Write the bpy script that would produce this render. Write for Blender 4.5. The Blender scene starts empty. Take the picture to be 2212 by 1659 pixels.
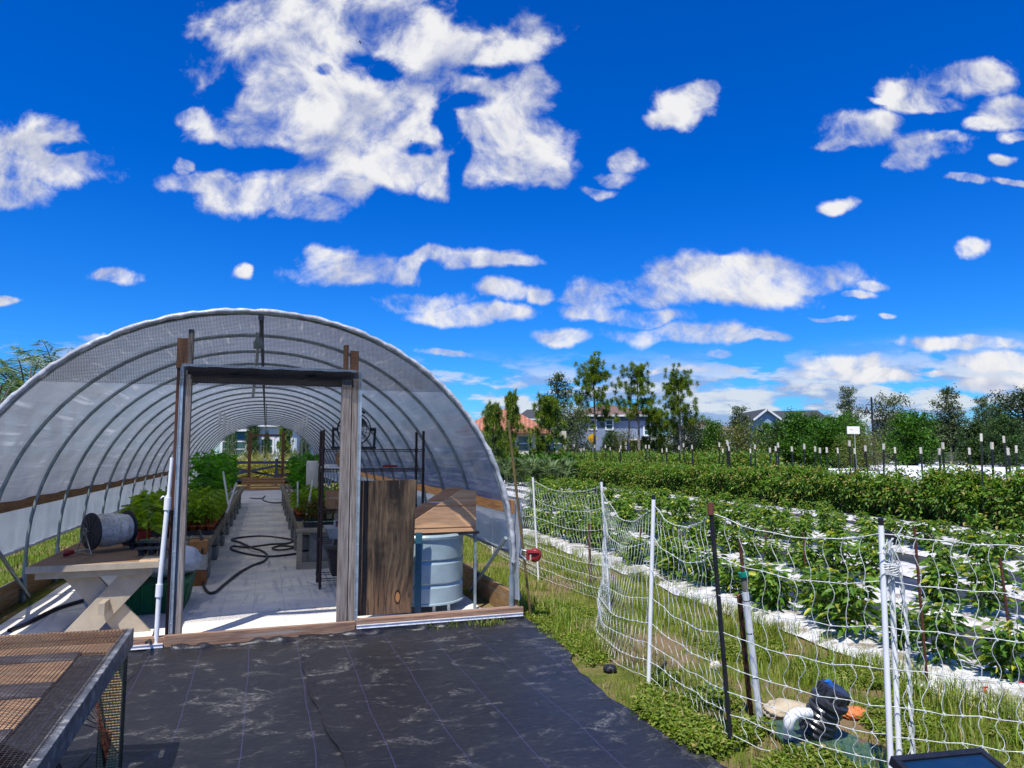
import bpy, math, random
import numpy as np
from mathutils import Vector, Matrix
R = math.radians
rng = np.random.default_rng(7)
random.seed(7)
sc = bpy.context.scene
COL = sc.collection

# ---------------------------------------------------------------- camera
FPX = 1535.0                       # focal length in pixels of a 2212 px wide view of the photograph
PITCH = math.atan(148.5 / FPX)
EYE = 1.6
cd = bpy.data.cameras.new('camera'); cam = bpy.data.objects.new('camera', cd); COL.objects.link(cam)
cam.location = (0, 0, EYE); cam.rotation_euler = (R(90) + PITCH, 0, 0)
cd.sensor_width = 36; cd.lens = FPX / 2212 * 36; cd.clip_start = .05; cd.clip_end = 3000
sc.camera = cam
CP, SP = math.cos(PITCH), math.sin(PITCH)
def ray(x, y):
    a = (x - 1106) / FPX; b = -(y - 829.5) / FPX
    return Vector((a, CP - b * SP, SP + b * CP))
def gp(x, y, z=0.0):               # point at height z seen in that direction
    r = ray(x, y); t = (z - EYE) / r.z
    return Vector((r.x * t, r.y * t, z))
def dp(x, y, d):                   # point at distance d ahead
    r = ray(x, y); t = d / r.y
    return Vector((r.x * t, d, EYE + r.z * t))

# ---------------------------------------------------------------- sun, sky, exposure
SUN_EL = R(62.5); SUN_AZ = math.atan2(-.30, -.95)      # the sun stands behind the camera, a little to the left
sunv = Vector((math.cos(SUN_EL) * -.301, math.cos(SUN_EL) * -.954, math.sin(SUN_EL)))
ld = bpy.data.lights.new('sun', 'SUN'); lo = bpy.data.objects.new('sun', ld); COL.objects.link(lo)
ld.energy = 4.4; ld.angle = R(.5); ld.color = (1, .955, .88)
lo.rotation_euler = (-sunv).to_track_quat('-Z', 'Y').to_euler()
sc.view_settings.view_transform = 'Standard'; sc.view_settings.look = 'None'
sc.view_settings.exposure = .42; sc.view_settings.gamma = 1
sc.cycles.transparent_max_bounces = 24
sc.cycles.max_bounces = 8
sc.cycles.diffuse_bounces = 3

def NN(nt, t, **k):
    n = nt.nodes.new(t)
    for a, b in k.items(): setattr(n, a, b)
    return n
class NT:
    """small helper for node trees"""
    def __init__(s, nt): s.nt = nt; nt.nodes.clear()
    def n(s, t, **k): return NN(s.nt, t, **k)
    def l(s, a, b): s.nt.links.new(a, b)
    def put(s, sock, v):
        if isinstance(v, bpy.types.NodeSocket): s.l(v, sock)
        elif v is not None: sock.default_value = v
    def m(s, op, a, b=None, c=None, clamp=False):
        n = s.n('ShaderNodeMath', operation=op, use_clamp=clamp)
        s.put(n.inputs[0], a); s.put(n.inputs[1], b); s.put(n.inputs[2], c); return n.outputs[0]
    def v(s, op, a, b=None, c=None):
        n = s.n('ShaderNodeVectorMath', operation=op)
        s.put(n.inputs[0], a)
        if b is not None: s.put(n.inputs[1], b)
        if c is not None: s.put(n.inputs[2], c)
        return n.outputs['Value'] if op in ('LENGTH', 'DOT_PRODUCT') else n.outputs[0]
    def mix(s, f, a, b, mode='MIX'):
        n = s.n('ShaderNodeMix', data_type='RGBA', blend_type=mode)
        s.put(n.inputs[0], f)
        s.put(n.inputs[6], (*a, 1) if isinstance(a, tuple) and len(a) == 3 else a)
        s.put(n.inputs[7], (*b, 1) if isinstance(b, tuple) and len(b) == 3 else b); return n.outputs[2]
    def noise(s, co, scale, detail=3, rough=.55, dist=0.):
        n = s.n('ShaderNodeTexNoise'); s.put(n.inputs['Vector'], co); n.inputs['Scale'].default_value = scale
        n.inputs['Detail'].default_value = detail; n.inputs['Roughness'].default_value = rough; n.inputs['Distortion'].default_value = dist
        return n.outputs[0]
    def ramp(s, f, a, b, lo=0., hi=1.):
        n = s.n('ShaderNodeMapRange', interpolation_type='SMOOTHSTEP')
        s.put(n.inputs[0], f); n.inputs[1].default_value = a; n.inputs[2].default_value = b
        n.inputs[3].default_value = lo; n.inputs[4].default_value = hi; return n.outputs[0]

world = bpy.data.worlds.new('World'); sc.world = world; world.use_nodes = True
W = NT(world.node_tree)
sky = W.n('ShaderNodeTexSky', sky_type='NISHITA'); sky.sun_disc = False
sky.sun_elevation = SUN_EL; sky.sun_rotation = SUN_AZ; sky.altitude = 0; sky.air_density = 1.0; sky.dust_density = .3; sky.ozone_density = 3.0
hs = W.n('ShaderNodeHueSaturation'); hs.inputs['Saturation'].default_value = 1.5; hs.inputs['Value'].default_value = 1.0
W.l(sky.outputs[0], hs.inputs['Color'])
tint = W.mix(1.0, hs.outputs[0], (.27, .77, 1.36), 'MULTIPLY')
bg = W.n('ShaderNodeBackground'); W.l(tint, bg.inputs[0]); bg.inputs[1].default_value = .093
tc = W.n('ShaderNodeTexCoord'); sx = W.n('ShaderNodeSeparateXYZ'); W.l(tc.outputs['Generated'], sx.inputs[0])
dx, dy, dz = sx.outputs
front = W.m('GREATER_THAN', dy, .02)
dyc = W.m('MAXIMUM', dy, .02)
cx = W.n('ShaderNodeCombineXYZ'); W.l(W.m('DIVIDE', dx, dyc), cx.inputs[0]); W.l(W.m('DIVIDE', dz, dyc), cx.inputs[1])
P = cx.outputs[0]
CL = [(520,55,60,42),(620,70,100,55),(760,90,130,80),(880,40,100,50),(960,90,110,55),(1090,85,80,38),(560,175,100,60),(700,205,150,80),(860,185,120,55),(985,165,80,45),
(535,265,85,48),(680,300,130,55),(820,290,105,58),(640,365,90,35),(740,380,110,40),(440,385,68,18),(560,415,100,32),(660,450,60,24),(780,385,50,34),(885,345,60,42),(950,392,26,26),
(1060,225,75,48),(1085,310,100,58),(1120,370,90,30),(1190,370,34,34),(422,258,30,20),(396,352,16,15),(1150,190,40,30),
(60,335,105,42),(150,360,75,28),(25,405,60,36),(200,365,26,16),
(770,572,92,30),(850,590,60,26),(715,556,50,18),(895,570,24,22),(940,545,38,16),(1030,553,80,20),(1110,557,50,12),
(900,652,80,20),(975,683,85,18),(1095,675,42,14),(1078,630,42,18),(1162,635,26,17),
(1460,248,36,17),(1492,218,40,22),(1518,194,24,17),(1350,350,26,20),(1330,382,30,16),(1290,412,32,9),
(1985,192,50,20),(2065,170,66,26),(2118,172,40,14),(2010,222,50,14),(1935,212,30,6),
(1855,285,64,30),(1818,305,44,14),(1912,262,30,18),(2000,315,54,24),(1960,350,38,18),(2045,296,32,12),
(2185,240,48,22),(2120,262,24,12),(2082,393,36,8),(2195,393,36,6),(2165,345,18,9),(2205,285,24,10),(1805,448,28,12),(2100,536,28,13),
(1590,590,175,34),(1430,622,160,33),(1720,598,120,28),(1570,566,56,16),(1290,638,66,24),(1600,635,130,24),(1275,672,58,15),(1395,682,74,19),(1888,612,30,11),(1845,630,36,7),(1795,675,40,6),(1920,672,16,6),
(1208,726,42,16),(1470,722,140,20),(1620,728,90,11),(1540,768,30,11),(1445,772,20,5),
(2090,738,105,13),(2160,778,84,18),(1818,788,88,19),(1452,797,50,7),(1560,803,60,8),(1850,812,130,13),(2160,822,90,14),(240,592,40,16),(518,586,13,12),(218,733,28,8),(10,650,22,8),(955,768,46,8),(1700,845,90,8),(2010,800,30,5)]
nA = W.noise(P, 6.5, 9, .62, .4); nB = W.noise(P, 26, 6, .65, .5)
warp = W.v('MULTIPLY_ADD', W.noise(P, 11, 3, .5), (.05, .05, 0), (-.025, -.025, 0))
wn = W.n('ShaderNodeTexNoise'); wn.inputs['Scale'].default_value = 10; wn.inputs['Detail'].default_value = 4; W.l(P, wn.inputs['Vector'])
Pw = W.v('ADD', P, W.v('MULTIPLY_ADD', wn.outputs[1], (.075, .05, 0), (-.0375, -.025, 0)))
F = None
for (x, y, a, b) in CL:
    r = ray(x, y); X, Z = r.x / r.y, r.z / r.y
    k = 1.27 / FPX * (1 + Z * Z)
    e = W.v('LENGTH', W.v('MULTIPLY_ADD', Pw, (1 / (a * k), 1 / (b * k), 0), (-X / (a * k), -Z / (b * k), 0)))
    F = e if F is None else W.m('MINIMUM', F, e)
HOLES = [(962,262,26,58),(985,345,22,52),(1000,222,44,16),(800,152,60,24),(560,340,80,20),(1022,30,62,26),(905,318,30,14),(470,330,60,22),(700,150,22,10),(840,425,40,24),(1040,150,40,14),(480,200,26,60),(150,322,40,12),(960,12,30,14)]
Hn = None
for (x, y, a, b) in HOLES:
    r = ray(x, y); X, Z = r.x / r.y, r.z / r.y
    k = 1.1 / FPX * (1 + Z * Z)
    e = W.v('LENGTH', W.v('MULTIPLY_ADD', Pw, (1 / (a * k), 1 / (b * k), 0), (-X / (a * k), -Z / (b * k), 0)))
    Hn = e if Hn is None else W.m('MINIMUM', Hn, e)
D = W.m('ADD', W.m('SUBTRACT', W.m('MINIMUM', W.m('MULTIPLY', W.m('SUBTRACT', 1.0, F), 1.15), .34), W.ramp(Hn, 1.35, .45, 0., .62)), W.m('ADD', W.m('MULTIPLY_ADD', nA, 2.5, -1.20), W.m('MULTIPLY_ADD', nB, 1.1, -.55)))
mask = W.m('MULTIPLY', W.ramp(D, -.16, .66), front)
# low banks of cloud near the horizon, flattened by distance
dzc = W.m('MAXIMUM', dz, .012)
cx2 = W.n('ShaderNodeCombineXYZ'); W.l(W.m('DIVIDE', dx, dzc), cx2.inputs[0]); W.l(W.m('DIVIDE', dy, dzc), cx2.inputs[1])
mpH = W.v('MULTIPLY', P, (1.0, 3.6, 1)); nH = W.noise(mpH, 7.0, 7, .58); nH2 = W.noise(W.v('ADD', mpH, (.01, .045, 0)), 7.0, 5, .58)
right = W.ramp(dx, -.25, .25, .0, .10)
low = W.m('MULTIPLY', W.ramp(W.m('ADD', nH, right), .50, .585), W.m('MULTIPLY', W.ramp(dz, .15, .08), W.ramp(dz, -.01, .012)))
hazeband = W.ramp(dz, .08, .0, 0., .45)
lit = W.m('SUBTRACT', W.noise(P, 6.5, 5, .5, .4), W.noise(W.v('ADD', P, (-.010, .034, 0)), 6.5, 5, .5, .4))
shade = W.ramp(W.m('ADD', W.m('MULTIPLY', lit, 2.2), W.m('MULTIPLY', nA, .6)), .02, .58)
thick = W.ramp(D, .1, .7, .0, .12)
cc = W.mix(W.m('ADD', shade, thick, clamp=True), (.50, .55, .74), (.98, .98, 1.0))
bg2 = W.n('ShaderNodeBackground'); W.l(cc, bg2.inputs[0]); bg2.inputs[1].default_value = .67
ccl = W.mix(W.ramp(W.m('SUBTRACT', nH, nH2), -.07, .09), (.40, .52, .85), (.95, .97, 1.0))
bg3 = W.n('ShaderNodeBackground'); W.l(ccl, bg3.inputs[0]); bg3.inputs[1].default_value = .60
ms1 = W.n('ShaderNodeMixShader'); W.l(W.m('MAXIMUM', W.m('MULTIPLY', low, .85), hazeband), ms1.inputs[0]); W.l(bg.outputs[0], ms1.inputs[1]); W.l(bg3.outputs[0], ms1.inputs[2])
ms = W.n('ShaderNodeMixShader'); W.l(mask, ms.inputs[0]); W.l(ms1.outputs[0], ms.inputs[1]); W.l(bg2.outputs[0], ms.inputs[2])
wo = W.n('ShaderNodeOutputWorld'); W.l(ms.outputs[0], wo.inputs[0])
world.cycles.sampling_method = 'MANUAL'; world.cycles.sample_map_resolution = 512

# ---------------------------------------------------------------- object helpers
def tag(o, label=None, cat=None, group=None, kind=None):
    if label: o['label'] = label
    if cat: o['category'] = cat
    if group: o['group'] = group
    if kind: o['kind'] = kind
    return o
def empty(name, loc=(0, 0, 0), rz=0., label=None, cat=None, group=None):
    o = bpy.data.objects.new(name, None); COL.objects.link(o); o.empty_display_size = .1
    o.location = loc; o.rotation_euler = (0, 0, rz)
    return tag(o, label, cat, group)
KIDS = {}
def copy_tree(o, parent=None):
    c = o.copy(); COL.objects.link(c)
    if parent is not None: c.parent = parent; KIDS.setdefault(parent.name, []).append(c)
    for ch in list(KIDS.get(o.name, [])): copy_tree(ch, c)
    return c
def basis(d):
    d = Vector(d).normalized()
    a = Vector((0, 0, 1)) if abs(d.z) < .92 else Vector((1, 0, 0))
    x = d.cross(a).normalized(); y = x.cross(d).normalized()
    return x, y, d
class MB:
    def __init__(s): s.v = []; s.f = []; s.sm = []
    def add(s, vs, fs, smooth=False):
        o = len(s.v); s.v += [tuple(v) for v in vs]; s.f += [tuple(i + o for i in f) for f in fs]; s.sm += [smooth] * len(fs); return s
    def box(s, c, d, rz=0., M=None):
        x, y, z = d[0] / 2, d[1] / 2, d[2] / 2
        m = M or Matrix.Rotation(rz, 3, 'Z')
        vs = [Vector(c) + m @ Vector((i * x, j * y, k * z)) for i in (-1, 1) for j in (-1, 1) for k in (-1, 1)]
        return s.add(vs, [(0, 1, 3, 2), (4, 6, 7, 5), (0, 4, 5, 1), (2, 3, 7, 6), (0, 2, 6, 4), (1, 5, 7, 3)])
    def beam(s, a, b, w, h, up=None):
        a, b = Vector(a), Vector(b); d = (b - a).normalized()
        u = Vector(up) if up else (Vector((0, 0, 1)) if abs(d.z) < .9 else Vector((0, 1, 0)))
        x = d.cross(u).normalized(); y = x.cross(d).normalized()
        vs = [p + x * i * w / 2 + y * j * h / 2 for p in (a, b) for i, j in ((-1, -1), (1, -1), (1, 1), (-1, 1))]
        return s.add(vs, [(3, 2, 1, 0), (4, 5, 6, 7), (0, 1, 5, 4), (1, 2, 6, 5), (2, 3, 7, 6), (3, 0, 4, 7)])
    def tube(s, pts, r, n=8, caps=True):
        pts = [Vector(p) for p in pts]; m = len(pts)
        rr = r if isinstance(r, (list, tuple)) else [r] * m
        vs = []; px = None
        for i, p in enumerate(pts):
            d = (pts[min(i + 1, m - 1)] - pts[max(i - 1, 0)])
            if d.length < 1e-9: d = Vector((0, 0, 1))
            x, y, _ = basis(d)
            if px is not None:
                x = (px - d.normalized() * px.dot(d.normalized()))
                x = x.normalized() if x.length > 1e-6 else basis(d)[0]
                y = x.cross(d.normalized())
            px = x
            for k in range(n):
                a = 2 * math.pi * k / n
                vs.append(p + (x * math.cos(a) + y * math.sin(a)) * rr[i])
        fs = [(i * n + k, i * n + (k + 1) % n, (i + 1) * n + (k + 1) % n, (i + 1) * n + k) for i in range(m - 1) for k in range(n)]
        s.add(vs, fs, n > 4)
        if caps: s.add(vs[:n], [tuple(range(n))[::-1]]); s.add(vs[-n:], [tuple(range(n))])
        return s
    def lathe(s, prof, c, axis=(0, 0, 1), n=24, caps=False):
        x, y, d = basis(axis); c = Vector(c); m = len(prof)
        vs = [c + d * h + (x * math.cos(2 * math.pi * k / n) + y * math.sin(2 * math.pi * k / n)) * r for (r, h) in prof for k in range(n)]
        s.add(vs, [(i * n + k, i * n + (k + 1) % n, (i + 1) * n + (k + 1) % n, (i + 1) * n + k) for i in range(m - 1) for k in range(n)], True)
        if caps: s.add(vs[:n], [tuple(range(n))[::-1]]); s.add(vs[-n:], [tuple(range(n))])
        return s
    def prism(s, pts, off):
        n = len(pts); a = [Vector(p) for p in pts]; b = [p + Vector(off) for p in a]
        return s.add(a + b, [tuple(range(n))[::-1], tuple(range(n, 2 * n))] + [(i, (i + 1) % n, n + (i + 1) % n, n + i) for i in range(n)])
    def build(s, name, mat, parent=None, bevel=0., fix=True):
        me = bpy.data.meshes.new(name); me.from_pydata(s.v, [], s.f); me.materials.append(mat)
        me.polygons.foreach_set('use_smooth', s.sm)
        if fix:
            import bmesh
            bm = bmesh.new(); bm.from_mesh(me); bmesh.ops.recalc_face_normals(bm, faces=bm.faces); bm.to_mesh(me); bm.free()
        me.update()
        return link(name, me, parent, bevel)
def link(name, me, parent=None, bevel=0.):
    o = bpy.data.objects.new(name, me); COL.objects.link(o)
    if parent is not None: o.parent = parent; KIDS.setdefault(parent.name, []).append(o)
    if bevel:
        b = o.modifiers.new('bevel', 'BEVEL'); b.width = bevel; b.segments = 2; b.limit_method = 'ANGLE'; b.angle_limit = R(50)
    return o
def grid(name, mat, fn, nu, nv, parent=None, smooth=True, skip=None):
    vs = [fn(i / nu, j / nv) for j in range(nv + 1) for i in range(nu + 1)]
    fs = [(j * (nu + 1) + i, j * (nu + 1) + i + 1, (j + 1) * (nu + 1) + i + 1, (j + 1) * (nu + 1) + i) for j in range(nv) for i in range(nu) if not (skip and skip(i / nu, j / nv))]
    me = bpy.data.meshes.new(name); me.from_pydata(vs, [], fs); me.materials.append(mat)
    me.polygons.foreach_set('use_smooth', [smooth] * len(fs)); me.update()
    return link(name, me, parent)
def npmesh(name, V, Fc, mat, k=4):
    """V (n,3) array, Fc (m,k) array -> mesh"""
    me = bpy.data.meshes.new(name); V = np.asarray(V, np.float32); Fc = np.asarray(Fc, np.int32)
    me.vertices.add(len(V)); me.vertices.foreach_set('co', V.ravel())
    me.loops.add(Fc.size); me.loops.foreach_set('vertex_index', Fc.ravel())
    me.polygons.add(len(Fc)); me.polygons.foreach_set('loop_start', np.arange(0, Fc.size, k, dtype=np.int32))
    me.polygons.foreach_set('loop_total', np.full(len(Fc), k, np.int32))
    me.update(calc_edges=True); me.materials.append(mat); return me
def unit(a): return a / np.maximum(np.linalg.norm(a, axis=1, keepdims=True), 1e-9)
def leaf_arrays(pos, d, L, Wd, droop=.25, fold=.18, simple=False):
    """leaf blades: base pos, direction d, length L, width Wd"""
    n = len(pos); d = unit(d); up = np.tile([0, 0, 1.], (n, 1)) + rng.normal(0, .35, (n, 3))
    s = unit(np.cross(d, up)); nn = np.cross(s, d); L = np.asarray(L).reshape(-1, 1) * np.ones((n, 1)); Wd = np.asarray(Wd).reshape(-1, 1) * np.ones((n, 1))
    if simple:
        V = np.stack([pos, pos + d * L * .5 + s * Wd / 2, pos + d * L - nn * L * droop, pos + d * L * .5 - s * Wd / 2], 1)
        return V.reshape(-1, 3), np.arange(4 * n).reshape(n, 4)
    q = lambda t, w, z: pos + d * L * t + s * Wd * w + nn * (z * Wd - droop * L * t * t)
    V = np.stack([q(0, 0, 0), q(.3, .42, fold), q(.68, .36, fold), q(1, 0, 0), q(.68, -.36, fold), q(.3, -.42, fold)], 1)
    b = np.arange(n)[:, None] * 6
    return V.reshape(-1, 3), np.concatenate([b + [0, 1, 2, 3], b + [0, 3, 4, 5]], 0)
class FOL:
    def __init__(s): s.V = []; s.F = []; s.n = 0
    def add(s, V, Fc): s.V.append(V); s.F.append(Fc + s.n); s.n += len(V)
    def leaves(s, *a, **k): s.add(*leaf_arrays(*a, **k))
    def tube(s, pts, r, n=4):
        m = MB(); m.tube(pts, r, n, caps=False); s.add(np.array([tuple(v) for v in m.v]), np.array(m.f))
    def mesh(s, name, mat): return npmesh(name, np.concatenate(s.V), np.concatenate(s.F), mat)
    def build(s, name, mat, parent=None): return link(name, s.mesh(name, mat), parent)

# ---------------------------------------------------------------- materials
def lin(c): return tuple(v if not isinstance(v, int) else ((v / 255 / 12.92) if v <= 10 else (((v / 255) + .055) / 1.055) ** 2.4) for v in c)
def M(name, c, rough=.7, c2=None, scale=8., stretch=(1, 1, 1), lo=.35, hi=.65, bump=0., bscale=None, metal=0., detail=5, spec=.4, c3=None, s3=3.):
    m = bpy.data.materials.new(name); m.use_nodes = True; t = NT(m.node_tree)
    b = t.n('ShaderNodeBsdfPrincipled'); o = t.n('ShaderNodeOutputMaterial'); t.l(b.outputs[0], o.inputs[0])
    b.inputs['Roughness'].default_value = rough; b.inputs['Metallic'].default_value = metal; b.inputs['Specular IOR Level'].default_value = spec
    tcn = t.n('ShaderNodeTexCoord'); mp = t.n('ShaderNodeMapping'); t.l(tcn.outputs['Object'], mp.inputs[0]); mp.inputs['Scale'].default_value = stretch
    co = mp.outputs[0]
    n1 = t.noise(co, scale, detail, .6)
    c2 = c2 or tuple(v * .8 for v in c)
    col = t.mix(t.ramp(n1, lo, hi), c, c2)
    if c3: col = t.mix(t.ramp(t.noise(co, s3, 4, .6), .52, .66), col, c3)
    t.put(b.inputs['Base Color'], col)
    if bump:
        bn = t.n('ShaderNodeBump'); bn.inputs['Strength'].default_value = 1; bn.inputs['Distance'].default_value = bump
        t.l(t.noise(co, bscale or scale * 2, 4, .6), bn.inputs['Height']); t.l(bn.outputs[0], b.inputs['Normal'])
    return m
def leafmat(name, c1, c2, c3=None, trans=.35, rough=.45, obj=.5):
    m = bpy.data.materials.new(name); m.use_nodes = True; t = NT(m.node_tree)
    g = t.n('ShaderNodeNewGeometry'); oi = t.n('ShaderNodeObjectInfo')
    r = g.outputs['Random Per Island']
    col = t.mix(t.m('FRACT', t.m('ADD', r, t.m('MULTIPLY', oi.outputs['Random'], obj))), c1, c2)
    if c3: col = t.mix(t.m('GREATER_THAN', t.m('FRACT', t.m('MULTIPLY', r, 37.7)), .88), col, c3)
    br = t.m('MULTIPLY_ADD', t.m('FRACT', t.m('MULTIPLY', r, 11.3)), .7, .65)
    col = t.v('SCALE', col); col.node.inputs['Scale'].default_value = 1; t.l(br, col.node.inputs['Scale'])
    b = t.n('ShaderNodeBsdfPrincipled'); t.l(col, b.inputs['Base Color']); b.inputs['Roughness'].default_value = rough; b.inputs['Specular IOR Level'].default_value = .35
    tr = t.n('ShaderNodeBsdfTranslucent'); t.l(t.mix(1., col, (1.5, 1.5, .5), 'MULTIPLY'), tr.inputs[0])
    mx = t.n('ShaderNodeMixShader'); mx.inputs[0].default_value = trans; t.l(b.outputs[0], mx.inputs[1]); t.l(tr.outputs[0], mx.inputs[2])
    o = t.n('ShaderNodeOutputMaterial'); t.l(mx.outputs[0], o.inputs[0]); return m
def wood(name, c, c2, axis='z', rough=.8, sc_=34, bump=.0012, c3=None, knots=False):
    st = {'x': (.06, 1, 1), 'y': (1, .06, 1), 'z': (1, 1, .06)}[axis]
    return M(name, c, rough, c2, sc_ * 2.2, st, .3, .7, bump, sc_ * 4, detail=6, spec=.2, c3=c3, s3=sc_ * .6)
def pvcmat(): return M('pvc_white', (.86, .86, .84), .35, (.78, .78, .75), 6)
m_pvc = pvcmat()
m_galv = M('galvanised', (.30, .36, .38), .45, (.20, .25, .27), 10, metal=.4)
m_galvl = M('galvanised_light', (.55, .6, .62), .35, (.4, .45, .47), 12, metal=.6)
m_black = M('black_plastic', (.018, .019, .024), .45, (.01, .01, .014), 20)
m_hose = M('hose_rubber', (.02, .02, .024), .5, (.045, .045, .045), 9)
m_rust = M('rusty_iron', (.12, .035, .018), .85, (.05, .018, .012), 40, bump=.001)
m_wgrey = wood('weathered_grey_wood', (.30, .26, .225), (.14, .115, .10), 'z', c3=(.36, .33, .30))
m_wbrown = wood('brown_wood_upright', (.27, .14, .07), (.10, .05, .03), 'z')
m_wsillx = wood('sill_wood', (.36, .22, .14), (.17, .10, .07), 'x', c3=(.30, .25, .21))
m_boardy = wood('base_board_wood', (.34, .21, .09), (.17, .10, .05), 'y', c3=(.26, .22, .17))
m_purl = wood('purlin_wood', (.40, .22, .09), (.22, .11, .05), 'y')
m_red = M('red_plastic', (.30, .02, .02), .4)
m_orange = M('terracotta_pot', (.45, .10, .03), .7)
m_leaf_t = leafmat('leaf_tomato', (.06, .165, .02), (.19, .30, .035), (.34, .27, .09))
m_leaf_s = leafmat('leaf_seedling', (.16, .30, .018), (.28, .42, .03), trans=.45)
m_leaf_v = leafmat('leaf_vine', (.035, .15, .02), (.09, .26, .03))
m_leaf_p = leafmat('leaf_pepper', (.055, .145, .02), (.17, .28, .03), (.36, .38, .05))
m_weed = leafmat('leaf_weed', (.12, .20, .015), (.22, .28, .035), (.30, .26, .08))
m_grass = leafmat('grass_blade', (.12, .21, .015), (.25, .31, .03), (.42, .34, .13), trans=.3)
m_pine = leafmat('pine_needle', (.06, .15, .015), (.20, .27, .02), (.24, .24, .03), trans=.3)
m_broad = leafmat('leaf_grey_green', (.055, .09, .035), (.12, .16, .06), (.24, .27, .17), trans=.2)
m_dark = leafmat('leaf_dark', (.02, .045, .016), (.05, .085, .022), None, trans=.2)
m_bright = leafmat('leaf_bright', (.025, .095, .008), (.085, .20, .012), None, trans=.25)
m_olive = leafmat('leaf_olive', (.09, .115, .015), (.15, .16, .025), (.05, .07, .01), trans=.25)
m_palm = leafmat('leaf_palm', (.05, .12, .05), (.12, .20, .07), (.30, .34, .18), trans=.3)
m_tgrass = leafmat('leaf_fountain_grass', (.28, .29, .06), (.46, .42, .14), None, trans=.3)
m_bark = M('bark', (.13, .10, .08), .9, (.07, .055, .045), 14, bump=.01)
m_barkg = M('bark_grey', (.26, .23, .2), .9, (.15, .13, .11), 9, bump=.01)
m_stem = M('stem_green', (.10, .17, .04), .6, (.16, .2, .07), 20)
# ================================================================ the place
GX, GY, GR = -2.227, 6.226, R(19.0)
UX, AX = Vector((math.cos(GR), math.sin(GR), 0)), Vector((-math.sin(GR), math.cos(GR), 0))
def GL(u, v, z=0.): return Vector((GX, GY, 0)) + UX * u + AX * v + Vector((0, 0, z))
def ginv(p): d = Vector((p[0] - GX, p[1] - GY, 0)); return d.dot(UX), d.dot(AX)

# ---------------------------------------------------------------- ground
def ground_mat():
    m = bpy.data.materials.new('ground_turf'); m.use_nodes = True; t = NT(m.node_tree)
    tcn = t.n('ShaderNodeTexCoord'); co = tcn.outputs['Object']
    a = t.noise(co, .9, 6, .6); b = t.noise(co, 9, 5, .65); c = t.noise(co, 45, 4, .7)
    col = t.mix(t.ramp(b, .35, .65), (.10, .13, .02), (.20, .21, .04))
    col = t.mix(t.ramp(a, .46, .58), col, (.27, .19, .10))
    col = t.mix(t.ramp(c, .55, .75, 0, .6), col, (.30, .25, .14))
    col = t.mix(t.ramp(c, .42, .25, 0, .7), col, (.035, .04, .015))
    bs = t.n('ShaderNodeBsdfPrincipled'); t.l(col, bs.inputs['Base Color']); bs.inputs['Roughness'].default_value = 1; bs.inputs['Specular IOR Level'].default_value = .1
    bn = t.n('ShaderNodeBump'); bn.inputs['Distance'].default_value = .03; t.l(c, bn.inputs['Height']); t.l(bn.outputs[0], bs.inputs['Normal'])
    o = t.n('ShaderNodeOutputMaterial'); t.l(bs.outputs[0], o.inputs[0]); return m
m_ground = ground_mat()
g = MB(); g.add([(-900, -60, 0), (900, -60, 0), (900, 1500, 0), (-900, 1500, 0)], [(0, 1, 2, 3)])
tag(g.build('ground', m_ground), kind='structure')

def cloth_mat(name, base, dirt, line, sp, seamv=None, rough=.6, warm=(0, 0, 0), wovenb=.0006, dirtlo=.60, dirthi=.78, lw=.007, spec=.4, fine=1.):
    """woven ground fabric with printed lines every sp metres along local y, dusty foot marks"""
    m = bpy.data.materials.new(name); m.use_nodes = True; t = NT(m.node_tree)
    tcn = t.n('ShaderNodeTexCoord'); co = tcn.outputs['Object']
    sep = t.n('ShaderNodeSeparateXYZ'); t.l(co, sep.inputs[0]); x, y, _ = sep.outputs
    wob = t.m('MULTIPLY_ADD', t.noise(co, 1.3, 3), .05, -.025)
    fr = t.m('FRACT', t.m('DIVIDE', t.m('ADD', x, wob), sp))
    ln = t.m('LESS_THAN', fr, lw / sp)
    mp = t.n('ShaderNodeMapping'); t.l(co, mp.inputs[0]); mp.inputs['Scale'].default_value = (1, 1.5, 1); mp.inputs['Rotation'].default_value = (0, 0, .5)
    big = t.noise(mp.outputs[0], 3.1, 4, .6, 1.2); fi = t.noise(mp.outputs[0], 17 * fine, 6, .72, .6); hz = t.noise(mp.outputs[0], 1.0, 3, .5)
    st = t.n('ShaderNodeMapping'); t.l(co, st.inputs[0]); st.inputs['Scale'].default_value = (1.2, 13, 1)
    streak = t.noise(st.outputs[0], 9, 4, .6)
    col = t.mix(t.ramp(hz, .4, .65), base, tuple(a * b for a, b in zip(base, (1.35, 1.3, 1.15))))
    col = t.mix(t.ramp(streak, .55, .8, 0, .26), col, dirt)
    col = t.mix(t.m('MULTIPLY', t.ramp(big, dirtlo - .08, dirthi - .08), t.ramp(fi, .40, .72, 0, .8)), col, dirt)
    col = t.mix(t.ramp(fi, .66, .74, 0, .85), col, dirt)
    col = t.mix(t.m('MULTIPLY', ln, .4), col, line)
    bs = t.n('ShaderNodeBsdfPrincipled'); t.l(col, bs.inputs['Base Color']); bs.inputs['Roughness'].default_value = rough; bs.inputs['Specular IOR Level'].default_value = spec
    bn = t.n('ShaderNodeBump'); bn.inputs['Distance'].default_value = .02
    t.l(t.m('ADD', t.noise(co, 3, 4, .6), t.m('MULTIPLY', t.noise(co, 60, 2), .04)), bn.inputs['Height']); t.l(bn.outputs[0], bs.inputs['Normal'])
    o = t.n('ShaderNodeOutputMaterial'); t.l(bs.outputs[0], o.inputs[0]); return m
m_tarp = cloth_mat('black_ground_fabric', (.010, .011, .015), (.26, .25, .22), (.085, .07, .20), .37, rough=.45, spec=.5, lw=.0045, dirtlo=.61, dirthi=.78, fine=2.2)
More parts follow.
